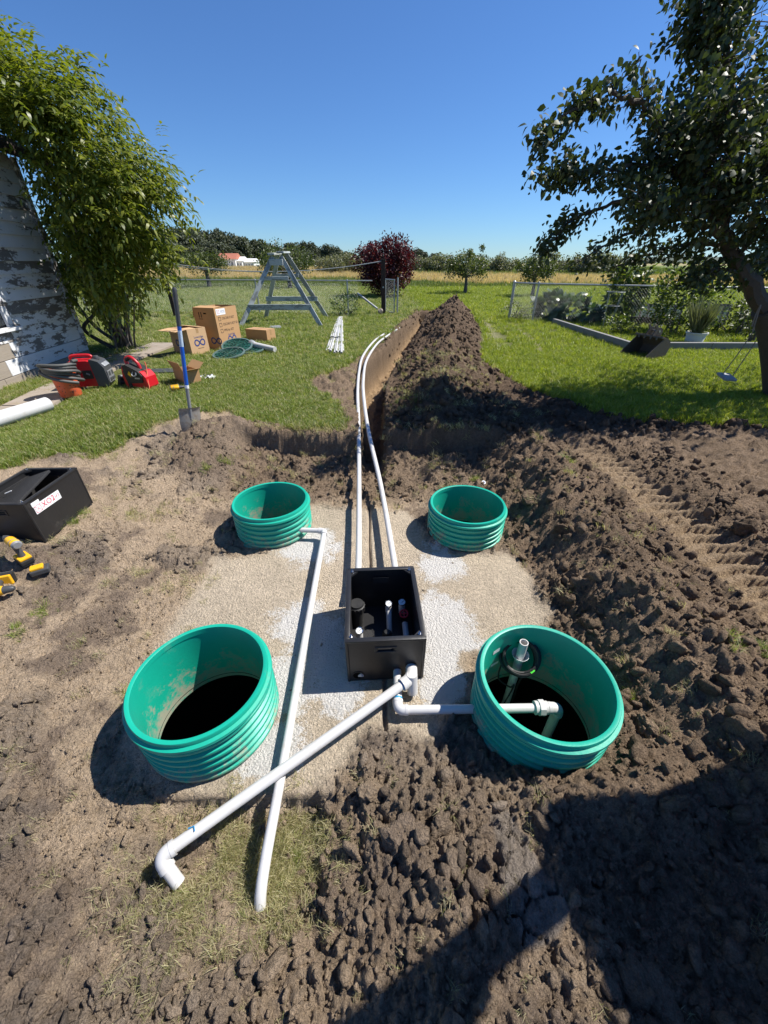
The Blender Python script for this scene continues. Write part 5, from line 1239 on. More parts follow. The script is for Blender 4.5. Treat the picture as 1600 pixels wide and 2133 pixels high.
lid(520, 730, .12, .0, 'dark green webbed grate half hidden beneath the white pipe fitting', .05)
t = thing('pipe_fitting', 'short white pipe with flared collar resting on the grates', 'pipe')
a, b2 = G(530, 718, .47), G(569, 727, .42); d = unit(b2 - a); m = MB(); m.tube([a, b2 + d * .05], .058, 24); m.build('pipe', M['white_pvc'], t, True)
m = MB(); m.tube([a - d * .10, a - d * .08, a - d * .02, a + d * .02], [.085, .09, .078, .06], 24); m.build('collar', M['galv'], t, True)

# ------------------------------------------------------------------ bundle of long white pipes
ends = [((680 + i * 4.2, 731 - (i % 2) * 2), (704.5 + i * 1.3, 661)) for i in range(4)] + [((697 + i * 3.6, 735 - (i % 2) * 3), (708 + i * 1.0, 660)) for i in range(6)]
for k, (e0, e1) in enumerate(ends):
    a = G(*e0, .37 + .018 * (k % 3)); b2 = G(*e1, .37 + .018 * (k % 3))
    t = thing('conduit', 'slim white plastic pipe in the strapped bundle lying on the lawn', 'pipe', group='slim white pipes in the strapped bundle')
    m = MB(); m.tube([a, a * .5 + b2 * .5 + np.array([rng.normal(0, .01), 0, .004]), b2], .023, 10); m.build('pipe', M['white_pvc'], t, True)
    m = MB(); dd_ = unit(b2 - a); m.tube([a - dd_ * .002, a + dd_ * .001], .0135, 10); m.build('bore_shade', M['hole_shade'], t)  # black disc on the capped end paints the dark inside the pipe
t = thing('strap', 'black rubber strap tying the bundle of slim white pipes', 'strap')
a = [G(687, 703, .39), G(692, 701, .46), G(700, 703, .46), G(706, 701, .45), G(709, 704, .39)]; m = MB(); m.tube(smooth_path(a, 5), .012, 6); m.build('band', M['black_rubber'], t)

# ------------------------------------------------------------------ weathered A-frame
AF = G(585, 679, .35); t = thing('wooden_aframe', 'tall weathered grey timber A-frame stand beside the chain-link fence', 'A-frame', (AF[0], AF[1], .35))
def plank(a, b2, w_, d_, name='leg', roll=(0, 1, 0)):
    a = np.asarray(a, float); b2 = np.asarray(b2, float); X = unit(b2 - a); Y = np.asarray(roll, float); Y = unit(Y - X * (Y @ X)); Zx = np.cross(X, Y); L_ = np.linalg.norm(b2 - a)
    m = MB(); m.box((L_ / 2, 0, 0), (L_, d_, w_), bev=.004, seg=1); o = m.build(name, M['aframe'], t)
    mt_ = Matrix.Identity(4)
    for i in range(3): mt_[i][0], mt_[i][1], mt_[i][2], mt_[i][3] = X[i], Y[i], Zx[i], a[i]
    o.matrix_local = mt_; return o
tp = 1.86; yb_ = 2.05
plank((-1.25, 0, -.02), (-.14, .72, tp - .05), .13, .04); plank((1.25, 0, -.02), (.10, .72, tp - .05), .13, .04)
plank((-1.0, yb_, -.02), (-.10, 1.22, tp - .06), .13, .04); plank((1.2, yb_, -.02), (.16, 1.22, tp + .02), .13, .04)
plank((-.98, .20, .50), (.98, .20, .50), .16, .045, 'cross_board'); plank((-.80, 1.72, .62), (.95, 1.72, .62), .14, .04, 'cross_board')
plank((-.42, .50, 1.25), (.30, .50, 1.25), .10, .04, 'cross_board'); plank((-.35, 1.42, 1.30), (.45, 1.42, 1.30), .10, .04, 'cross_board')
plank((-.24, .63, 1.66), (.16, .63, 1.66), .16, .04, 'cross_board')
plank((-.16, .60, tp), (-.10, 1.36, tp + .02), .06, .20, 'top_board', (1, 0, 0)); plank((.12, .60, tp + .05), (.16, 1.36, tp + .06), .05, .22, 'top_board', (1, 0, 0))

# ------------------------------------------------------------------ chain-link fences
def chainlink(t, a, b2, z0, h_, cell=.075, wr=.0016):
    """diamond wire between two ground points, local coordinates relative to the thing"""
    a = np.asarray(a, float); b2 = np.asarray(b2, float); L_ = np.linalg.norm(b2 - a); ux = (b2 - a) / L_
    nrm = np.array([-ux[1], ux[0], 0]); V = []; Fl = []; St = []
    def wire(p, q):
        o = len(V); d = unit(q - p); s1 = unit(np.cross(d, nrm)); s2 = nrm
        for c_ in (p, q):
            for k in range(3): an = k * 2.094; V.append(c_ + wr * (math.cos(an) * s1 + math.sin(an) * s2))
        for k in range(3): St.append(len(Fl)); Fl.extend([o + k, o + (k + 1) % 3, o + 3 + (k + 1) % 3, o + 3 + k])
    for sg in (1, -1):
        s = -h_
        while s < L_ + h_:
            x0, x1 = (s, s + h_) if sg > 0 else (s + h_, s); za, zb_ = z0, z0 + h_
            lo, hi = max(0, min(x0, x1)), min(L_, max(x0, x1))
            if hi > lo:
                f0 = (lo - x0) / (x1 - x0); f1 = (hi - x0) / (x1 - x0)
                wire(np.array([*(a + ux * lo)[:2], za + h_ * f0]) + nrm * .003 * sg, np.array([*(a + ux * hi)[:2], za + h_ * f1]) + nrm * .003 * sg)
            s += cell * 1.0
    me_ = npmesh('wire_mesh', V, Fl, St, False); o = link('wire_mesh', me_, M['galv'], t); o['kind'] = 'stuff'; return o
FL_ = [(-15.5, 17.6), (-11.8, 17.2), (-8.2, 16.9), (-4.75, 16.5), (-1.32, 16.0)]
t = thing('chainlink_fence', 'long grey chain-link fence with open end behind the cardboard cartons', 'fence')
for i, (x_, y_) in enumerate(FL_):
    m = MB(); m.tube([(x_, y_, .25), (x_, y_, 1.47)], .026, 12); m.lathe([(0, .035), (.02, .028), (.03, 0)], 12, c=(x_, y_, 1.47)); m.build('post', M['galv'], t, True)
for i in range(4):
    m = MB(); m.tube([(*FL_[i], 1.46), (*FL_[i + 1], 1.46)], .021, 10); m.build('top_rail', M['galv'], t, True)
    chainlink(t, (*FL_[i], 0), (*FL_[i + 1], 0), .37, 1.08)
m = MB(); m.tube([(*FL_[4], 1.46), (-.42, 15.9, 1.46)], .021, 10); m.build('top_rail', M['galv'], t, True)
chainlink(t, (*FL_[4], 0), (-.95, 15.95, 0), .37, 1.0)
t = thing('broken_rail', 'loose grey fence pipe leaning from the fence end to a concrete lump', 'rail'); m = MB(); m.tube([AT(745, 611, 15.9), AT(786, 643, 15.5)], .035, 12); m.build('pipe', M['galv'], t, True)
m = MB(); m.lathe([(0, .1), (.07, .06), (.1, -.04), (.05, -.09), (0, -.1)], 10, c=AT(793, 648, 15.5), M=rotm(0, .8, 0)); m.build('concrete_lump', M['concrete'], t)
q0, q1 = AT(803, 650, 16.8)[:2], AT(821, 650, 16.2)[:2]
t = thing('fence_gate', 'narrow chain-link gate leaf folded behind the dark clothesline post', 'gate')
for q_ in (q0, q1): m = MB(); m.tube([(*q_, .3), (*q_, 1.5)], .022, 10); m.build('upright', M['galv'], t, True)
m = MB(); m.tube([(*(q1 + np.array([.12, .02])), .3), (*(q1 + np.array([.12, .02])), 1.55)], .03, 10); m.build('upright', M['galv'], t, True)
for z_ in (.42, 1.48): m = MB(); m.tube([(*q0, z_), (*q1, z_)], .018, 8); m.build('rail', M['galv'], t, True)
chainlink(t, (*q0, 0), (*q1, 0), .42, 1.06, .06)
PR = AT(798.5, 650, 16.2); PL = AT(362, 640, 15.8)
t = thing('clothesline_post', 'dark iron clothesline post at the open end of the fence', 'post', (PR[0], PR[1], .3)); m = MB(); m.box((0, 0, .87), (.15, .15, 1.80), bev=.01); m.build('upright', M['dark_wood'], t); m = MB(); m.box((0, 0, 1.79), (.17, .17, .04), bev=.008); m.build('cap', M['dark_wood'], t)
m = MB(); m.lathe([(0, 0), (.03, 0), (.03, .01), (0, .012)], 10, c=(0, -.075, .95), M=rotm(math.pi / 2, 0, 0)); m.build('bolt', M['galv'], t)
t = thing('clothesline_post', 'dark iron clothesline post behind the shovel, overhung by the leafy tree', 'post', (PL[0], PL[1], .3)); m = MB(); m.box((0, 0, .9), (.13, .13, 1.9), bev=.01); m.build('upright', M['dark_wood'], t); m = MB(); m.box((0, 0, 1.87), (.15, .15, .04), bev=.008); m.build('cap', M['dark_wood'], t)
for dz in (0, .07):
    t = thing('clothesline', 'pale wire clothesline sagging between the two dark posts', 'clothesline', group='clothesline wires'); a = np.array([PL[0], PL[1], 2.02 - dz]); b2 = np.array([PR[0], PR[1], 2.06 - dz * .2])
    m = MB(); m.tube([a + (b2 - a) * f_ + np.array([0, 0, -.30 * 4 * f_ * (1 - f_) * (1 - dz * 1.5)]) for f_ in np.linspace(0, 1, 25)], .010, 6); m.build('wire', M['zinc_line'], t, True)
# ------------------------------------------------------------------ old pear tree on the right
rt_ = thing('pear_tree', 'dark old fruit tree with leaning forked trunk and long drooping branches', 'tree', (5.55, 5.7, .35))
RB = np.array([5.55, 5.7, .35])
def pl(*p): return [AT(u, v, y) for u, v, y in p]
trunk = [G(1636, 838, .30), AT(1628, 760, 5.68), AT(1616, 690, 5.68), AT(1598, 640, 5.66)]
limbs = [  # (points px+depth, start radius, end radius, leaves, spread)
    (pl((1592, 640, 5.66), (1548, 570, 5.55), (1515, 510, 5.45), (1478, 430, 5.35), (1440, 350, 5.25), (1405, 300, 5.15)), .105, .03, 600, .22),
    (pl((1595, 645, 5.66), (1660, 560, 5.8), (1740, 420, 6.0), (1790, 250, 6.1), (1830, 60, 6.2)), .12, .03, 2600, .5),
    (pl((1505, 490, 5.45), (1535, 350, 5.6), (1525, 200, 5.7), (1505, 40, 5.8), (1495, -110, 5.9)), .06, .012, 2600, .30),
    (pl((1435, 345, 5.25), (1375, 272, 5.1), (1330, 212, 4.95), (1270, 192, 4.8), (1212, 218, 4.7), (1150, 262, 4.6), (1110, 312, 4.55)), .030, .004, 900, .07),
    (pl((1460, 390, 5.3), (1380, 345, 5.2), (1290, 352, 5.1), (1200, 358, 5.05), (1122, 362, 5.0)), .03, .004, 1200, .09),
    (pl((1470, 420, 5.3), (1380, 402, 5.5), (1290, 420, 5.5), (1210, 450, 5.5), (1165, 488, 5.5), (1133, 522, 5.5)), .03, .004, 640, .085),
    (pl((1500, 480, 5.4), (1410, 455, 5.7), (1330, 480, 5.9), (1250, 515, 6.0), (1195, 552, 6.05)), .03, .004, 680, .11),
    (pl((1520, 520, 5.45), (1450, 505, 5.8), (1370, 525, 6.1), (1300, 548, 6.3), (1258, 570, 6.4)), .03, .004, 640, .11),
    (pl((1440, 350, 5.25), (1420, 290, 5.35), (1405, 240, 5.4), (1398, 212, 5.4)), .02, .004, 380, .09),
    (pl((1530, 330, 5.6), (1480, 265, 5.5), (1440, 240, 5.4), (1420, 230, 5.3)), .03, .004, 1300, .18),
    (pl((1520, 190, 5.7), (1490, 120, 5.6), (1472, 60, 5.55), (1468, 35, 5.5)), .02, .004, 900, .15),
    (pl((1520, 100, 5.7), (1500, 20, 5.6), (1480, -60, 5.5)), .02, .004, 800, .18),
    (pl((1560, 420, 5.6), (1610, 330, 5.5), (1660, 200, 5.4), (1690, 60, 5.4)), .04, .006, 1700, .3),
    (pl((1480, 430, 5.35), (1440, 420, 5.0), (1380, 440, 4.8), (1330, 420, 4.7)), .03, .005, 850, .17),
    (pl((1478, 430, 5.35), (1430, 410, 5.6), (1370, 395, 5.9), (1310, 400, 6.1)), .03, .005, 650, .16),
    (pl((1550, 575, 5.55), (1500, 560, 5.3), (1460, 575, 5.1), (1440, 590, 5.05)), .02, .004, 420, .10),
    (pl((1530, 540, 5.5), (1590, 480, 5.2), (1640, 440, 5.0), (1700, 420, 4.9)), .03, .004, 1500, .2),
    (pl((1500, 480, 5.4), (1520, 420, 5.1), (1560, 370, 4.95), (1620, 330, 4.9)), .03, .004, 1700, .22),
    (pl((1470, 410, 5.3), (1470, 330, 5.0), (1500, 270, 4.9), (1540, 200, 4.8)), .03, .004, 1700, .22),
    (pl((1400, 300, 5.15), (1352, 200, 5.0), (1338, 150, 4.95), (1332, 108, 4.9)), .010, .002, 60, .03),
    (pl((1560, 560, 5.55), (1600, 545, 5.7), (1640, 560, 5.8)), .02, .004, 500, .12)]
m = MB(); m.tube(smooth_path(trunk, 6), list(np.linspace(.23, .17, 18)) + [.16], 16)
Ps, Ds, Ns, Ls_, Ws = [], [], [], [], []
def twig_leaves(path, n, sp, r_start=0., size=(.045, .080)):
    P_ = np.array(path); k = len(P_)
    # leaves sit in small clusters along side twigs
    nc = max(6, n // 14); n = int(n * .98); cp = rng.uniform(.12 if r_start < .1 else .62, 1, nc); ci_ = np.clip((cp * (k - 1)).astype(int), 0, k - 2); cf = cp * (k - 1) - ci_
    cc_ = P_[ci_] * (1 - cf)[:, None] + P_[ci_ + 1] * cf[:, None] + rng.normal(0, 1, (nc, 3)) * np.array([sp, sp * 1.4, sp * .8]) * (1.1 - .6 * cp)[:, None]
    w = rng.integers(0, nc, n); q_ = cc_[w] + rng.normal(0, .055, (n, 3))
    d = rvec(n) * .8 + np.array([-.25, 0, -.55]); nn_ = rvec(n) * .8 + np.array([0, 0, .9])
    Ps.append(q_); Ds.append(d); Ns.append(nn_); Ls_.append(rng.uniform(*size, n)); Ws.append(rng.uniform(.5, .68, n) * Ls_[-1])
    return cc_, P_[ci_]
for pts, r0, r1, n, sp in limbs:
    path = smooth_path(pts, 6)
    for i in range(1, len(path) - 1): path[i] = path[i] + rng.normal(0, .012, 3)
    m.tube(path, np.linspace(r0, r1, len(path)), 8)
    cc_, root = twig_leaves(path, n, sp, r0)
    for a, b2 in list(zip(root, cc_)):
        if np.linalg.norm(b2 - a) > .05: m.tube([a, (a + b2) / 2 + rng.normal(0, .02, 3), b2], [.006, .004, .002], 4, cap=False)
# the rest of the crown, up and to the right of the forked trunk
for k in range(40):
    c_ = np.array([6.2, 5.9, 3.75]) + rng.normal(0, 1, 3) * np.array([1.25, .85, .75])
    if c_[0] < .84 * c_[1] + .545 * (2 - c_[2]) + .1 or c_[2] < 2.1 or c_[0] < 5 or c_[1] < 4.9 or c_[2] > 4.9: continue
    path = smooth_path([RB + np.array([.3, .1, 1.6]), (RB + c_) / 2 + np.array([.2, 0, .6]), c_], 4); m.tube(path, np.linspace(.04, .006, len(path)), 5)
    P_ = c_ + rng.normal(0, .32, (260, 3)); Ps.append(P_); Ds.append(rvec(260) + np.array([0, 0, -.6])); Ns.append(rvec(260) + np.array([0, 0, .9])); Ls_.append(rng.uniform(.07, .11, 260)); Ws.append(Ls_[-1] * .6)
leaf_obj('crown', leaf_cloud(np.concatenate(Ps), np.concatenate(Ds), np.concatenate(Ns), np.concatenate(Ls_), np.concatenate(Ws), .14, .18, True), M['leaf_right'], rt_).matrix_parent_inverse = Matrix.Translation(-RB)
m.build('trunk', M['bark'], rt_, True).matrix_parent_inverse = Matrix.Translation(-RB)
# swing seat hung from the tree
sp_ = G(1514, 800, .55); sp_ = AT(1514, 785, 5.75); t = thing('tree_swing', 'small grey board swing hanging on two thin ropes from the fruit tree', 'swing', tuple(sp_))
m = MB(); m.box((0, 0, 0), (.24, .17, .035), rotm(.35, .12, .25), bev=.008); m.build('seat', M['swing_seat'], t)
for sx in (-.08, .08):
    top = np.array([.42 + sx * .4, .12, 1.55]); m = MB(); m.tube(smooth_path([(sx, .0, .02), (sx * .8 + .12, .02, .45), (sx * .6 + .3, .08, 1.1), top], 5), .006, 6); m.build('rope', M['rope'], t, True)
t = thing('rope_loop', 'frayed rope knotted round the fork of the fruit tree', 'rope'); c_ = AT(1590, 655, 5.45); m = MB()
m.tube(smooth_path([AT(1566, 680, 5.46), AT(1575, 655, 5.46), AT(1585, 635, 5.46), AT(1580, 650, 5.45), AT(1568, 690, 5.47)], 6), .008, 6); m.build('cord', M['rope'], t, True)

# ------------------------------------------------------------------ excavator bucket on the grass
bc = G(1330, 748, .35); t = thing('digger_bucket', 'rusty toothless excavator bucket lying on its back in the grass', 'excavator bucket', (5.33, 8.45, .34), (0, 0, math.radians(-70))); t.scale = (.75, .75, .75)
# side profile in y-z: mouth faces -y
prf = [(-.45, .0), (-.40, .02), (.22, .03), (.38, .12), (.44, .30), (.38, .46), (.26, .54), (.16, .56)]
Wb = .80; side = prf + [(-.0, .42), (-.22, .22)]
for sx in (-1, 1):
    m = MB(); m.add([(sx * Wb / 2 - .012, y_, z_) for y_, z_ in side] + [(sx * Wb / 2 + .012, y_, z_) for y_, z_ in side], [tuple(range(len(side)))[::-1], tuple(range(len(side), 2 * len(side)))] + [(i, (i + 1) % len(side), len(side) + (i + 1) % len(side), len(side) + i) for i in range(len(side))])
    m.build('side_plate', M['bucket_steel'], t)
m = MB(); n_ = len(prf); V = []
for off in (0, .022):
    for y_, z_ in prf:
        for sx in (-1, 1): V.append((sx * (Wb / 2 - .013), y_ - off * (.4 if y_ > .2 else 0), z_ + (off if y_ < .3 else -off * .3)))
m.add(V, [(2 * i, 2 * i + 1, 2 * i + 3, 2 * i + 2) for i in range(n_ - 1)] + [(2 * n_ + 2 * i, 2 * n_ + 2 * i + 2, 2 * n_ + 2 * i + 3, 2 * n_ + 2 * i + 1) for i in range(n_ - 1)]); m.build('shell', M['bucket_steel'], t)
m = MB(); m.box((0, .10, .545), (Wb + .03, .14, .05), rotm(-.3, 0, 0), bev=.006); m.build('top_bar', M['bucket_steel'], t)
for k in range(4): m = MB(); m.box((-.27 + .18 * k, .03, .52), (.05, .03, .07), rotm(-.3, 0, 0)); m.build('stiffener', M['bucket_steel'], t)
for sx in (-.10, .10):
    ear = [(.02, .55), (.34, .52), (.36, .66), (.28, .76), (.16, .77), (.08, .84), (.02, .83), (.10, .72), (.06, .64)]
    m = MB(); m.add([(sx - .014, y_, z_) for y_, z_ in ear] + [(sx + .014, y_, z_) for y_, z_ in ear], [tuple(range(9))[::-1], tuple(range(9, 18))] + [(i, (i + 1) % 9, 9 + (i + 1) % 9, 9 + i) for i in range(9)]); m.build('hook_ear', M['bucket_steel'], t)
m = MB(); m.tube([(-.13, .23, .67), (.13, .23, .67)], .025, 12); m.build('pin', M['steel'], t)
m = MB(); m.box((0, -.43, .012), (Wb, .10, .022), bev=.004); m.build('cutting_edge', M['steel'], t)

# ------------------------------------------------------------------ garden bed
t = thing('garden_edging', 'pale grey timber edging of the garden bed meeting at the digger bucket', 'edging')
e0, e1, e2 = G(1152, 676, .36), G(1312, 730, .36), G(1640, 731, .36)
def beam(a, b2, name, mat, h_=.20, w_=.10, par=None):
    a = np.asarray(a, float); b2 = np.asarray(b2, float); d = b2 - a; L_ = np.linalg.norm(d[:2]); an = math.atan2(d[1], d[0])
    m = MB(); m.box(((a[0] + b2[0]) / 2, (a[1] + b2[1]) / 2, .33 + h_ / 2), (L_ - .01, w_, h_), rotm(0, 0, an), bev=.008); return m.build(name, mat, par)
beam(e0, (e0 + e1) / 2, 'edging_beam', M['timber_grey'], par=t); beam((e0 + e1) / 2, e1, 'edging_beam', M['timber_grey'], par=t); beam(e1 + np.array([.06, .0, 0]), (e1 + e2) / 2, 'edging_beam', M['timber_grey'], par=t); beam((e1 + e2) / 2, e2, 'edging_beam', M['timber_grey'], par=t)
t = thing('loose_board', 'short dark board lying in the bed grass behind the digger bucket', 'board'); beam(G(1255, 708, .36), G(1306, 706, .36), 'board', M['dark_wood'], .06, .09, t)
# right chain-link fence
FR_ = [np.array(G(1060, 664, .35)[:2]), np.array(G(1108, 670, .35)[:2])]
FR_ = [FR_[0], FR_[1], np.array([8.0, 12.55]), np.array([11.0, 11.3]), np.array([14.2, 10.0])]
t = thing('chainlink_fence', 'grey chain-link fence with stout end post behind the vegetable garden', 'fence')
for i, q_ in enumerate(FR_):
    r_ = .045 if i == 0 else .028; m = MB(); m.tube([(*q_, .25), (*q_, 1.46)], r_, 12); m.lathe([(0, .05), (r_ * .8, .03), (r_ * 1.15, 0)], 12, c=(*q_, 1.46)); m.build('post', M['galv'], t, True)
for i in range(len(FR_) - 1):
    m = MB(); m.tube([(*FR_[i], 1.44), (*FR_[i + 1], 1.44)], .024, 10); m.build('top_rail', M['galv'], t, True); chainlink(t, (*FR_[i], 0), (*FR_[i + 1], 0), .37, 1.06, .075, .0018)

def shrub(name, label, cat, loc, rx, rz, n, mat, size, upright=.2, group=None, stems=6, wid=.5, six=False, droop=.15):
    loc = np.asarray(loc, float); t = thing(name, label, cat, tuple(loc), group=group)
    nc = max(5, n // 22); cc_ = rvec(nc) * (rng.uniform(.35, 1, nc) ** .5)[:, None] * np.array([rx, rx * .9, rz * .5]) + np.array([0, 0, rz * .58])
    w = rng.integers(0, nc, n); P_ = cc_[w] + rng.normal(0, .16 * rx, (n, 3)); P_[:, 2] = np.maximum(P_[:, 2], .02)
    D_ = (P_ - np.array([0, 0, rz * .4])); D_ = D_ / (np.linalg.norm(D_, axis=1)[:, None] + .01) * .7 + rvec(n) * .7 + np.array([0, 0, upright]); L_ = rng.uniform(*size, n)
    leaf_obj('foliage', leaf_cloud(P_, D_, rvec(n) * .7 + np.array([0, 0, 1.0]), L_, L_ * wid, .15, droop, six), mat, t)
    m = MB()
    for k in range(stems):
        c_ = cc_[rng.integers(nc)]; m.tube(smooth_path([(rng.normal(0, .04), rng.normal(0, .04), -.05), (c_[0] * .4, c_[1] * .4, c_[2] * .5), tuple(c_)], 4), np.linspace(.012 + rx * .012, .004, 9), 5)
    m.build('stems', M['bark_grey'], t, True)['kind'] = 'stuff'; return t
p = G(1262, 672, .35); shrub('leafy_shrub', 'tall leafy shrub with long hanging leaves behind the wire plant cage', 'shrub', (p[0] + .15, p[1] - .4, .35), .60, 1.6, 1100, M['leaf_bush'], (.14, .26), -.35, wid=.32, six=True, droop=.3)
shrub('fruit_bush', 'dense rounded bush growing over the cold frames against the fence', 'bush', (8.0, 11.6, .35), .78, 1.5, 2400, M['leaf_bush'], (.07, .13), .1, wid=.6)
shrub('rose_bush', 'thin bush with reddish leaf tips beside the glazed sash by the tree trunk', 'bush', (9.0, 10.2, .35), .42, 1.35, 420, M['leaf_orchard'], (.06, .11), .1, wid=.6, stems=9)
shrub('climbing_plant', 'pale leafy plant scrambling up the fence beside the rounded bush', 'plant', (9.6, 11.4, .35), .45, .95, 450, M['leaf_orchard'], (.07, .13), .1, wid=.6)
for (u, v, s_, lab) in ((1140, 664, .42, 'broad-leaved rhubarb clump by the fence corner'), (1172, 668, .45, 'broad-leaved rhubarb clump at the head of the timber edging'), (1205, 670, .42, 'broad-leaved rhubarb clump beside the tall leafy shrub')):
    p = G(u, v, .35); t = shrub('rhubarb_plant', lab, 'plant', (p[0], p[1] - .1, .34), s_ * 1.25, s_ * 1.5, 150, M['leaf_rhubarb'], (.18, .34), .15, 'rhubarb clumps', 10, .75, True, .25)
p = G(1070, 664, .35); shrub('weed_tuft', 'grey-leaved weed clump at the foot of the stout fence post', 'plant', (p[0], p[1] - .15, .34), .42, .5, 500, M['leaf_lavender'], (.04, .09), .3)
p = G(738, 662, .35); shrub('weed_tuft', 'dark weed clump growing round the last post of the long fence', 'plant', (-1.35, 15.8, .34), .55, .75, 700, M['leaf_rhubarb'], (.04, .1), .3)
for u, lab in ((1275, 'low leafy weeds under the wire plant cage'), (1545, 'low leafy weeds below the glazed sashes'), (1500, 'low leafy weeds between white pot and sashes')):
    p = G(u, 690, .35); shrub('low_weed', lab, 'plant', (p[0], p[1] - .3, .35), .45, .35, 420, M['leaf_bush'], (.05, .12), .2, 'low weeds in the garden bed')
# wire plant cage
p = G(1262, 684, .35); t = thing('plant_cage', 'round wire plant cage in front of the tall leafy shrub', 'plant cage', (p[0], p[1], .35))
for k, (z_, r_) in enumerate(((.25, .16), (.60, .2), (.95, .24))): m = MB(); m.tube([(r_ * math.cos(a), r_ * math.sin(a), z_) for a in np.linspace(0, 6.283, 25)[:-1]], .006, 5, closed=True); m.build('hoop', M['galv'], t)
for k in range(4): a = k * 1.571 + .4; m = MB(); m.tube([(.12 * math.cos(a), .12 * math.sin(a), -.02), (.24 * math.cos(a), .24 * math.sin(a), .97)], .006, 5); m.build('upright', M['galv'], t)
# cold frames: old glazed sashes leaning in a row
def sash(label, a, b2, h_, lean, npan):
    a = np.array([a[0], a[1], .40]); b2 = np.array([b2[0], b2[1], .40]); d = b2 - a; L_ = np.linalg.norm(d); an = math.atan2(d[1], d[0])
    t = thing('glazed_sash', label, 'window sash', tuple(a), (0, 0, an), 'old glazed sashes over the cold frames')
    R_ = rotm(-lean, 0, 0)
    def bar(x0, x1, z0, z1, nm='frame_bar', dp=.04, mt_=None):
        m = MB(); m.box(R_ @ np.array([(x0 + x1) / 2, 0, (z0 + z1) / 2]), (x1 - x0, dp, z1 - z0), R_); m.build(nm, mt_ or M['frame_wood'], t)
    bar(0, L_, 0, .07); bar(0, L_, h_ - .06, h_)
    w_ = (L_ - .06) / npan
    for k in range(npan + 1): bar(k * w_, k * w_ + .05, .071, h_ - .061)
    for k in range(npan): bar(k * w_ + .05, (k + 1) * w_, .071, h_ - .061, 'pane', .006, M['pane'])
g1 = lambda u, v: G(u, v, .35)
sash('long glazed sash with dark frame leaning under the rounded bush', g1(1312, 672), g1(1362, 674), .55, .5, 3); sash('long glazed sash next to the white flower pot, under the rounded bush', g1(1364, 674), g1(1412, 677), .55, .5, 3)
sash('short upright glazed sash standing apart beside the thin bush', g1(1468, 681), g1(1508, 683), .58, .2, 3); sash('tilted glazed sash half hidden by the fruit tree trunk', g1(1528, 685), g1(1580, 688), .56, .35, 4)
t = thing('cold_frame', 'low dark timber cold frame box under the leaning sashes', 'cold frame'); a = g1(1315, 676); b2 = g1(1412, 681)
for dy in (0., .5): beam(a + np.array([0, -.15 + dy, 0]), b2 + np.array([0, -.15 + dy, 0]), 'frame_board', M['dark_wood'], .22, .05, t)
# white pot with lavender
p = G(1443, 716, .35); t = thing('flower_pot', 'white ribbed flower pot on the garden edging holding lavender', 'pot', (p[0], p[1], .35))
m = MB(); m.lathe([(0, 0), (.17, 0), (.175, .02), (.19, .08), (.186, .09), (.20, .15), (.196, .16), (.215, .23), (.232, .235), (.232, .26), (.21, .26), (.2, .22), (0, .22)], 32); m.build('pot_wall', M['white_pot'], t, True)
t = thing('lavender', 'tall grey-green lavender with flower spikes growing in the white pot', 'plant', (p[0], p[1], .57)); n = 420
th = rng.uniform(0, 6.283, n); sp2 = rng.uniform(.05, .55, n); hh_ = rng.uniform(.35, .85, n)
D_ = np.stack([np.cos(th) * sp2 - .12, np.sin(th) * sp2, np.ones(n)], 1); P_ = np.stack([np.cos(th) * .1 * rng.uniform(0, 1, n), np.sin(th) * .1, np.zeros(n)], 1)
leaf_obj('stems', leaf_cloud(P_, D_, rvec(n), hh_, np.full(n, .022), .1, .1, True), M['leaf_lavender'], t)
n = 500; th = rng.uniform(0, 6.283, n); P_ = np.stack([np.cos(th) * .16 * rng.uniform(.1, 1, n), np.sin(th) * .16, rng.uniform(0, .35, n)], 1); leaf_obj('leaves', leaf_cloud(P_, rvec(n) + np.array([0, 0, .8]), rvec(n), rng.uniform(.06, .14, n), np.full(n, .02), .1, .1), M['leaf_bush'], t)

# ------------------------------------------------------------------ purple plum, orchard trees
def tree_small(name, label, loc, r, h, trunk_h, n, leafmat, lsize, group=None, tall=1.0, barkm='bark_grey', lean=0, clumps=34, spike=0):
    loc = np.asarray(loc, float); t = thing(name, label, 'tree', tuple(loc), group=group)
    cz = trunk_h + (h - trunk_h) * .5; rz = (h - trunk_h) * .5
    cc_ = rvec(clumps) * (rng.uniform(.25, 1, clumps) ** .45)[:, None] * np.array([r, r, rz * .92]) + np.array([lean, 0, cz]); cr = rng.uniform(.16, .30, clumps) * r
    if spike:
        for k in range(spike): cc_[k] = (rng.normal(0, r * .45), rng.normal(0, r * .4), h + rng.uniform(-.05, .35) * r); cr[k] = .10 * r
    w = rng.integers(0, clumps, n); P_ = cc_[w] + rvec(n) * (rng.uniform(0, 1, n) ** .5 * cr[w] * 1.5)[:, None]
    D_ = rvec(n) + np.array([0, 0, .15]); L_ = rng.uniform(*lsize, n)
    leaf_obj('crown', leaf_cloud(P_, D_, rvec(n) * .8 + np.array([0, 0, .9]), L_, L_ * .6, .15, .1), leafmat, t)
    m = MB(); m.tube(smooth_path([(0, 0, -.1), (lean * .3 + .03, 0, trunk_h * .5), (lean * .6, 0, trunk_h), (lean, 0, cz)], 5), np.linspace(.10 * r * tall, .04 * r, 16), 9)
    for k in range(9):
        c_ = cc_[rng.integers(clumps)]; m.tube(smooth_path([(lean * .6, 0, trunk_h * .95), (c_[0] * .5 + lean * .4, c_[1] * .5, (trunk_h + c_[2]) / 2), tuple(c_)], 4), np.linspace(.035 * r, .008 * r, 9), 5)
    m.build('trunk', M[barkm], t, True); return t
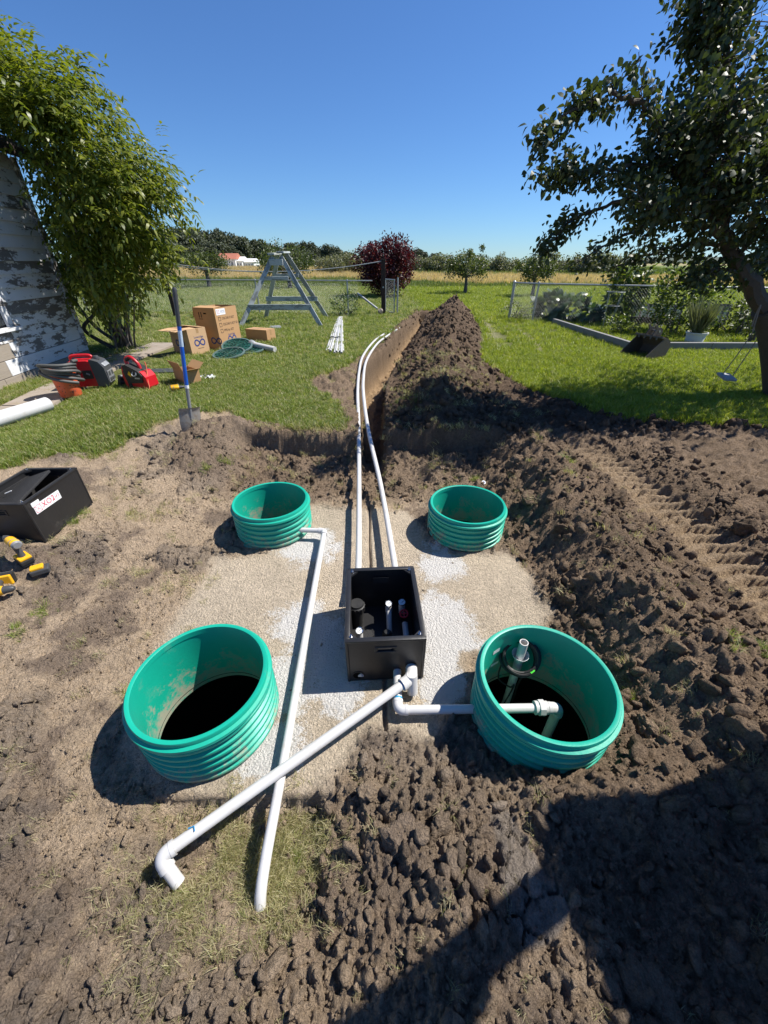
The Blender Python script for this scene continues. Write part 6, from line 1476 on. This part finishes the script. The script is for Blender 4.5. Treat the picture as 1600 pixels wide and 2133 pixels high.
tree_small('plum_tree', 'dark red leaved plum tree standing behind the clothesline post', (0.0, 24.6, .33), 1.5, 3.0, .25, 14000, M['leaf_purple'], (.09, .16), spike=0, clumps=80)
p = G(968, 613, .35); tree_small('apple_tree', 'small round-headed fruit tree with bare trunk beyond the spoil heap end', (p[0], p[1], .33), 1.3, 1.95, .95, 2600, M['leaf_orchard'], (.08, .16), 'small orchard trees', 1.0, spike=3)
tree_small('apple_tree', 'small round-headed fruit tree behind the stout end post of the garden fence', (8.4, 25.0, .33), 1.1, 1.85, .85, 2200, M['leaf_orchard'], (.08, .16), 'small orchard trees', 1.1, spike=3)
p = G(437, 601, .35); tree_small('apple_tree', 'small spreading fruit tree standing in the hay edge near the leafy tree', (p[0], p[1], .33), 1.6, 2.25, 1.1, 2600, M['leaf_orchard'], (.1, .18), 'small orchard trees', 1.2)
p = G(604, 603, .35); tree_small('apple_tree', 'small dense fruit tree seen through the timber A-frame', (p[0], p[1], .33), 1.9, 2.8, .75, 3400, M['leaf_orchard'], (.1, .18), 'small orchard trees', 1.0)

# ------------------------------------------------------------------ hedgerow and far trees
def proto_tree(kind, seed):
    r = np.random.default_rng(seed); n = 3000 if kind != 'hedge' else 2200
    if kind == 'round': cl_, rx, hz_, tz = 40, .36, 1.0, .05
    elif kind == 'tall': cl_, rx, hz_, tz = 36, .24, 1.0, .05
    elif kind == 'poplar': cl_, rx, hz_, tz = 22, .07, 1.0, .0
    else: cl_, rx, hz_, tz = 26, .62, 1.0, .0
    v_ = r.normal(size=(cl_, 3)); v_ /= np.linalg.norm(v_, axis=1)[:, None]
    cc_ = v_ * (r.uniform(.2, 1, cl_) ** .4)[:, None] * np.array([rx, rx, .46]) + np.array([0, 0, .52 + tz * .3]); cr = r.uniform(.09, .17, cl_) * (rx / .36) ** .6
    w = r.integers(0, cl_, n); q_ = r.normal(size=(n, 3)); q_ /= np.linalg.norm(q_, axis=1)[:, None]
    P_ = cc_[w] + q_ * (r.uniform(0, 1, n) ** .4 * cr[w])[:, None]; P_[:, 2] = np.maximum(P_[:, 2], .01)
    L_ = r.uniform(.05, .10, n) * (.95 if kind != 'poplar' else .6)
    V, flat, st, k = leaf_cloud(P_, q_ + rvec(n) * .6, q_ + np.array([0, 0, .5]), L_, L_ * .75, .1, .1)
    me_ = npmesh('crown', V, flat, st, False); rr = r.uniform(0, 1, n); colattr(me_, 'rnd', np.repeat(np.stack([rr, rr, rr, np.ones(n)], 1), k, 0)); me_.materials.append(M['leaf_hedge'] if kind == 'hedge' else M['leaf_far'])
    m = MB(); m.tube([(0, 0, -.02), (.005, 0, .3), (0, .005, .7)], [.022, .016, .006], 6); o = m.build('trunk', M['bark_grey']); tm_ = o.data; bpy.data.objects.remove(o)
    return me_, tm_
PT_ = {k: [proto_tree(k, s + 100 * j) for s in range(3)] for j, k in enumerate(('round', 'tall', 'poplar', 'hedge'))}
def plant_tree(name, label, kind, x_, y_, h_, group, wide=1.0, cat='tree'):
    t = thing(name, label, cat, (x_, y_, .3), (0, 0, rng.uniform(0, 6.28)), group); t.scale = (h_ * wide, h_ * wide, h_)
    c_, k_ = PT_[kind][rng.integers(3)]
    link('crown', c_, None, t); link('trunk', k_, None, t)
# hedge: shrubs from behind the plum tree to the right
for i in range(28):
    f_ = i / 27; x_ = -14 + 46 * f_; y_ = 108 - 44 * f_ ** .7
    plant_tree('hedge_shrub', 'grey-green shrub in the long hedge beyond the hay field', 'hedge', x_ + rng.normal(0, .6), y_ + rng.normal(0, 1.0), 2.6 + rng.uniform(-.4, .5), 'shrubs of the long hedge', 1.25, 'shrub')
for i in range(4): plant_tree('hedge_shrub', 'pale grey-green shrub in the thicket left of the plum tree', 'hedge', -9.5 + i * 2.1, 70 + rng.normal(0, 2), 2.6 + rng.uniform(-.4, .4), 'thicket behind the clothesline', 1.1, 'shrub')
def far_tree(u, v_top, y_, kind, name, label, group, wide=1.0):
    p = AT(u, v_top, y_); plant_tree(name, label, kind, p[0], y_, (p[2] - .3) * .88, group, wide)
tops = [(362, 474), (384, 466), (408, 474), (444, 473), (464, 479), (480, 483), (498, 487), (530, 493), (548, 498), (340, 470), (372, 466), (392, 468), (398, 480), (420, 470), (432, 474), (455, 474), (470, 482), (490, 486), (505, 488), (520, 492), (540, 494), (556, 502), (568, 506), (580, 516), (300, 475), (260, 470)]
for u, v in tops: far_tree(u + rng.normal(0, 2), v, 215 + (u - 340) * .25 + rng.normal(0, 5), 'round' if rng.uniform() < .5 else 'tall', 'woodland_tree', 'tall dark tree in the far wood behind the white farm buildings', 'trees of the far wood', 1.15)
for k in range(20): u = 330 + 17 * k + rng.normal(0, 4); far_tree(u, np.interp(u, [330, 560, 680], [500, 515, 528]) + rng.normal(0, 4), 208 + rng.normal(0, 4) + (u > 480) * 60, 'round', 'woodland_tree', 'lower bushy tree along the front edge of the far wood', 'front edge of the far wood', 1.5)
for (u, v) in ((596, 506), (604, 500), (620, 501), (632, 500), (645, 502), (652, 508), (668, 512), (680, 507), (694, 508), (704, 516), (590, 512), (640, 512), (660, 516), (612, 510)): far_tree(u, v, 300 + rng.normal(0, 8), 'tall' if v < 508 else 'round', 'woodland_tree', 'distant tree in the second wood, past the timber A-frame top', 'trees of the second wood', 1.2)
for k in range(9): far_tree(704 + k * 4.6, 518 + rng.normal(0, 2), 330, 'poplar', 'poplar_tree', 'slim distant poplar in the row left of the plum tree', 'row of distant poplars', 1.0)
for (u, v) in ((870, 514), (858, 520), (882, 522), (905, 524), (842, 524)): far_tree(u, v, 260, 'round', 'woodland_tree', 'distant rounded tree rising over the hedge right of the plum tree', 'trees over the hedge', 1.3)
for k in range(34): u = 1190 + k * 14 + rng.normal(0, 4); far_tree(u, 545 - abs(rng.normal(0, 2.2)) - (2 if k > 20 else 0), 640, 'round', 'woodland_tree', 'tiny far tree on the horizon behind the garden fence', 'trees on the far horizon', 2.6)
# farm buildings
def farm(label, u0, u1, vb, vt, y_, roof, dep=9):
    a = AT(u0, vb, y_); b2 = AT(u1, vt, y_); w_ = b2[0] - a[0]; h_ = b2[2] - .3; t = thing('farm_building', label, 'building', (a[0], y_, .3), group='farm buildings by the far wood')
    m = MB(); m.box((w_ / 2, dep / 2, h_ * .3), (w_, dep, h_ * .6)); m.build('wall', M['far_wall'], t)
    m = MB(); m.add([(-.4, -.5, h_ * .58), (w_ + .4, -.5, h_ * .58), (w_ + .4, dep / 2, h_), (-.4, dep / 2, h_), (-.4, dep + .5, h_ * .58), (w_ + .4, dep + .5, h_ * .58)], [(0, 1, 2, 3), (3, 2, 5, 4), (0, 3, 4), (1, 5, 2), (0, 4, 5, 1)]); m.build('roof', roof, t)
    for k in range(3): m = MB(); m.box((w_ * (.2 + .3 * k), -.04, h_ * .25), (w_ * .1, .1, h_ * .25)); m.build('door', M['mid_grey'], t)
farm('white farm barn with rust red roof in front of the far wood', 455, 487, 545, 527, 196, M['far_roof'])
farm('low white farm shed beside the red-roofed barn', 486, 502, 545, 534, 198, M['far_wall'])
farm('small white farm outbuilding farthest from the red-roofed barn', 508, 527, 545, 538, 200, M['far_wall'])
# hills on the horizon
m = MB(); V = []; n_ = 60
for k in range(n_ + 1):
    x_ = 2200 + 6200 * k / n_; hh_ = 14 + 46 * min(1, k / 18) * (1 + .18 * math.sin(k * .5) + .1 * math.sin(k * 1.3)); V += [(x_, 5200, -5), (x_, 5600, hh_), (x_, 6600, hh_ * 1.1), (x_, 7400, -5)]
m.add(V, [(4 * k + j, 4 * k + 4 + j, 4 * k + 5 + j, 4 * k + 1 + j) for k in range(n_) for j in range(3)])
o = m.build('hills', simple('wooded_hill', (.05, .07, .045), .9, var=.3, scale=.01), None, True); tag(o, 'low wooded hills on the horizon', kind='structure')
# ------------------------------------------------------------------ mini excavator parked to the right (its shadow falls over the near soil)
XC = np.array([2.88, .50, .22]); t = thing('mini_excavator', 'orange mini excavator parked on the soil beside the dig, boom raised', 'excavator', tuple(XC), (0, 0, math.radians(0)))
for s in (-1, 1):
    pr = [(-.75, .08), (-.65, .0), (.65, .0), (.75, .08), (.80, .22), (.72, .38), (.6, .42), (-.6, .42), (-.72, .38), (-.80, .22)]
    m = MB(); m.prism(pr, .28, np.array([[0, 0, 1], [1, 0, 0], [0, 1, 0]]), (s * .55 - .14, 0, 0)); tr2 = m.build('track', M['black_rubber'], t)
    for k in range(5): m = MB(); m.lathe([(0, -.15), (.13, -.15), (.13, .15), (0, .15)], 14, c=(s * .55, -.55 + .275 * k, .2), M=rotm(0, math.pi / 2, 0)); m.build('roller', M['dark_grey'], tr2)
m = MB(); m.box((0, 0, .42), (.9, .8, .18), bev=.02); m.build('undercarriage', M['dark_grey'], t)
m = MB(); m.lathe([(0, .50), (.40, .50), (.40, .58), (0, .58)], 24); m.build('slew_ring', M['dark_grey'], t)
m = MB(); m.box((.12, -.05, .86), (1.25, 1.35, .56), bev=.08, seg=3); m.build('engine_housing', M['machine_orange'], t)
m = MB(); m.box((-.05, .1, 1.30), (.5, .45, .32), bev=.06); m.build('seat', M['black_rubber'], t)
for (x_, y_) in ((-.42, -.5), (.45, -.5), (-.42, .55), (.45, .55)): m = MB(); m.tube([(x_, y_, 1.1), (x_ * .97, y_ * .98, 2.3)], .035, 8); m.build('cab_post', M['dark_grey'], t)
m = MB(); m.box((.02, .02, 2.34), (1.12, 1.28, .07), bev=.03); m.build('cab_roof', M['machine_orange'], t)
# boom, stick and hydraulic ram, swung toward the dig and raised
wp = lambda x_, y_, z_: np.array([x_, y_, z_]) - XC
for (a, b2, r0, nm) in ((wp(2.45, 1.0, .95), wp(1.92, .80, 1.95), .085, 'boom'), (wp(1.92, .80, 1.95), wp(1.72, .60, 2.70), .075, 'boom'), (wp(1.72, .60, 2.70), wp(1.55, -.1, 3.0), .06, 'stick')):
    a = np.array(a); b2 = np.array(b2); d = unit(b2 - a); m = MB(); q_ = np.array(Vector(d).to_track_quat('X', 'Z').to_matrix()); m.box((a + b2) / 2, (np.linalg.norm(b2 - a) + .12, r0 * 1.3, r0 * 2), q_, bev=.015); m.build(nm, M['machine_orange'], t)
m = MB(); m.tube([wp(2.35, .75, 1.0), wp(1.95, .70, 2.0)], .045, 10); m.build('boom_ram', M['steel'], t, True)
m = MB(); m.tube([wp(1.80, .66, 2.3), wp(1.62, .1, 3.05)], .04, 10); m.build('stick_ram', M['steel'], t, True)
m = MB(); m.prism([(-.2, 0), (.2, .05), (.25, .25), (.05, .35), (-.15, .25)], .35, np.array([[0, 0, 1], [1, 0, 0], [0, 1, 0]]), tuple(wp(1.40, -.35, 2.75))); m.build('digging_bucket', M['bucket_steel'], t)
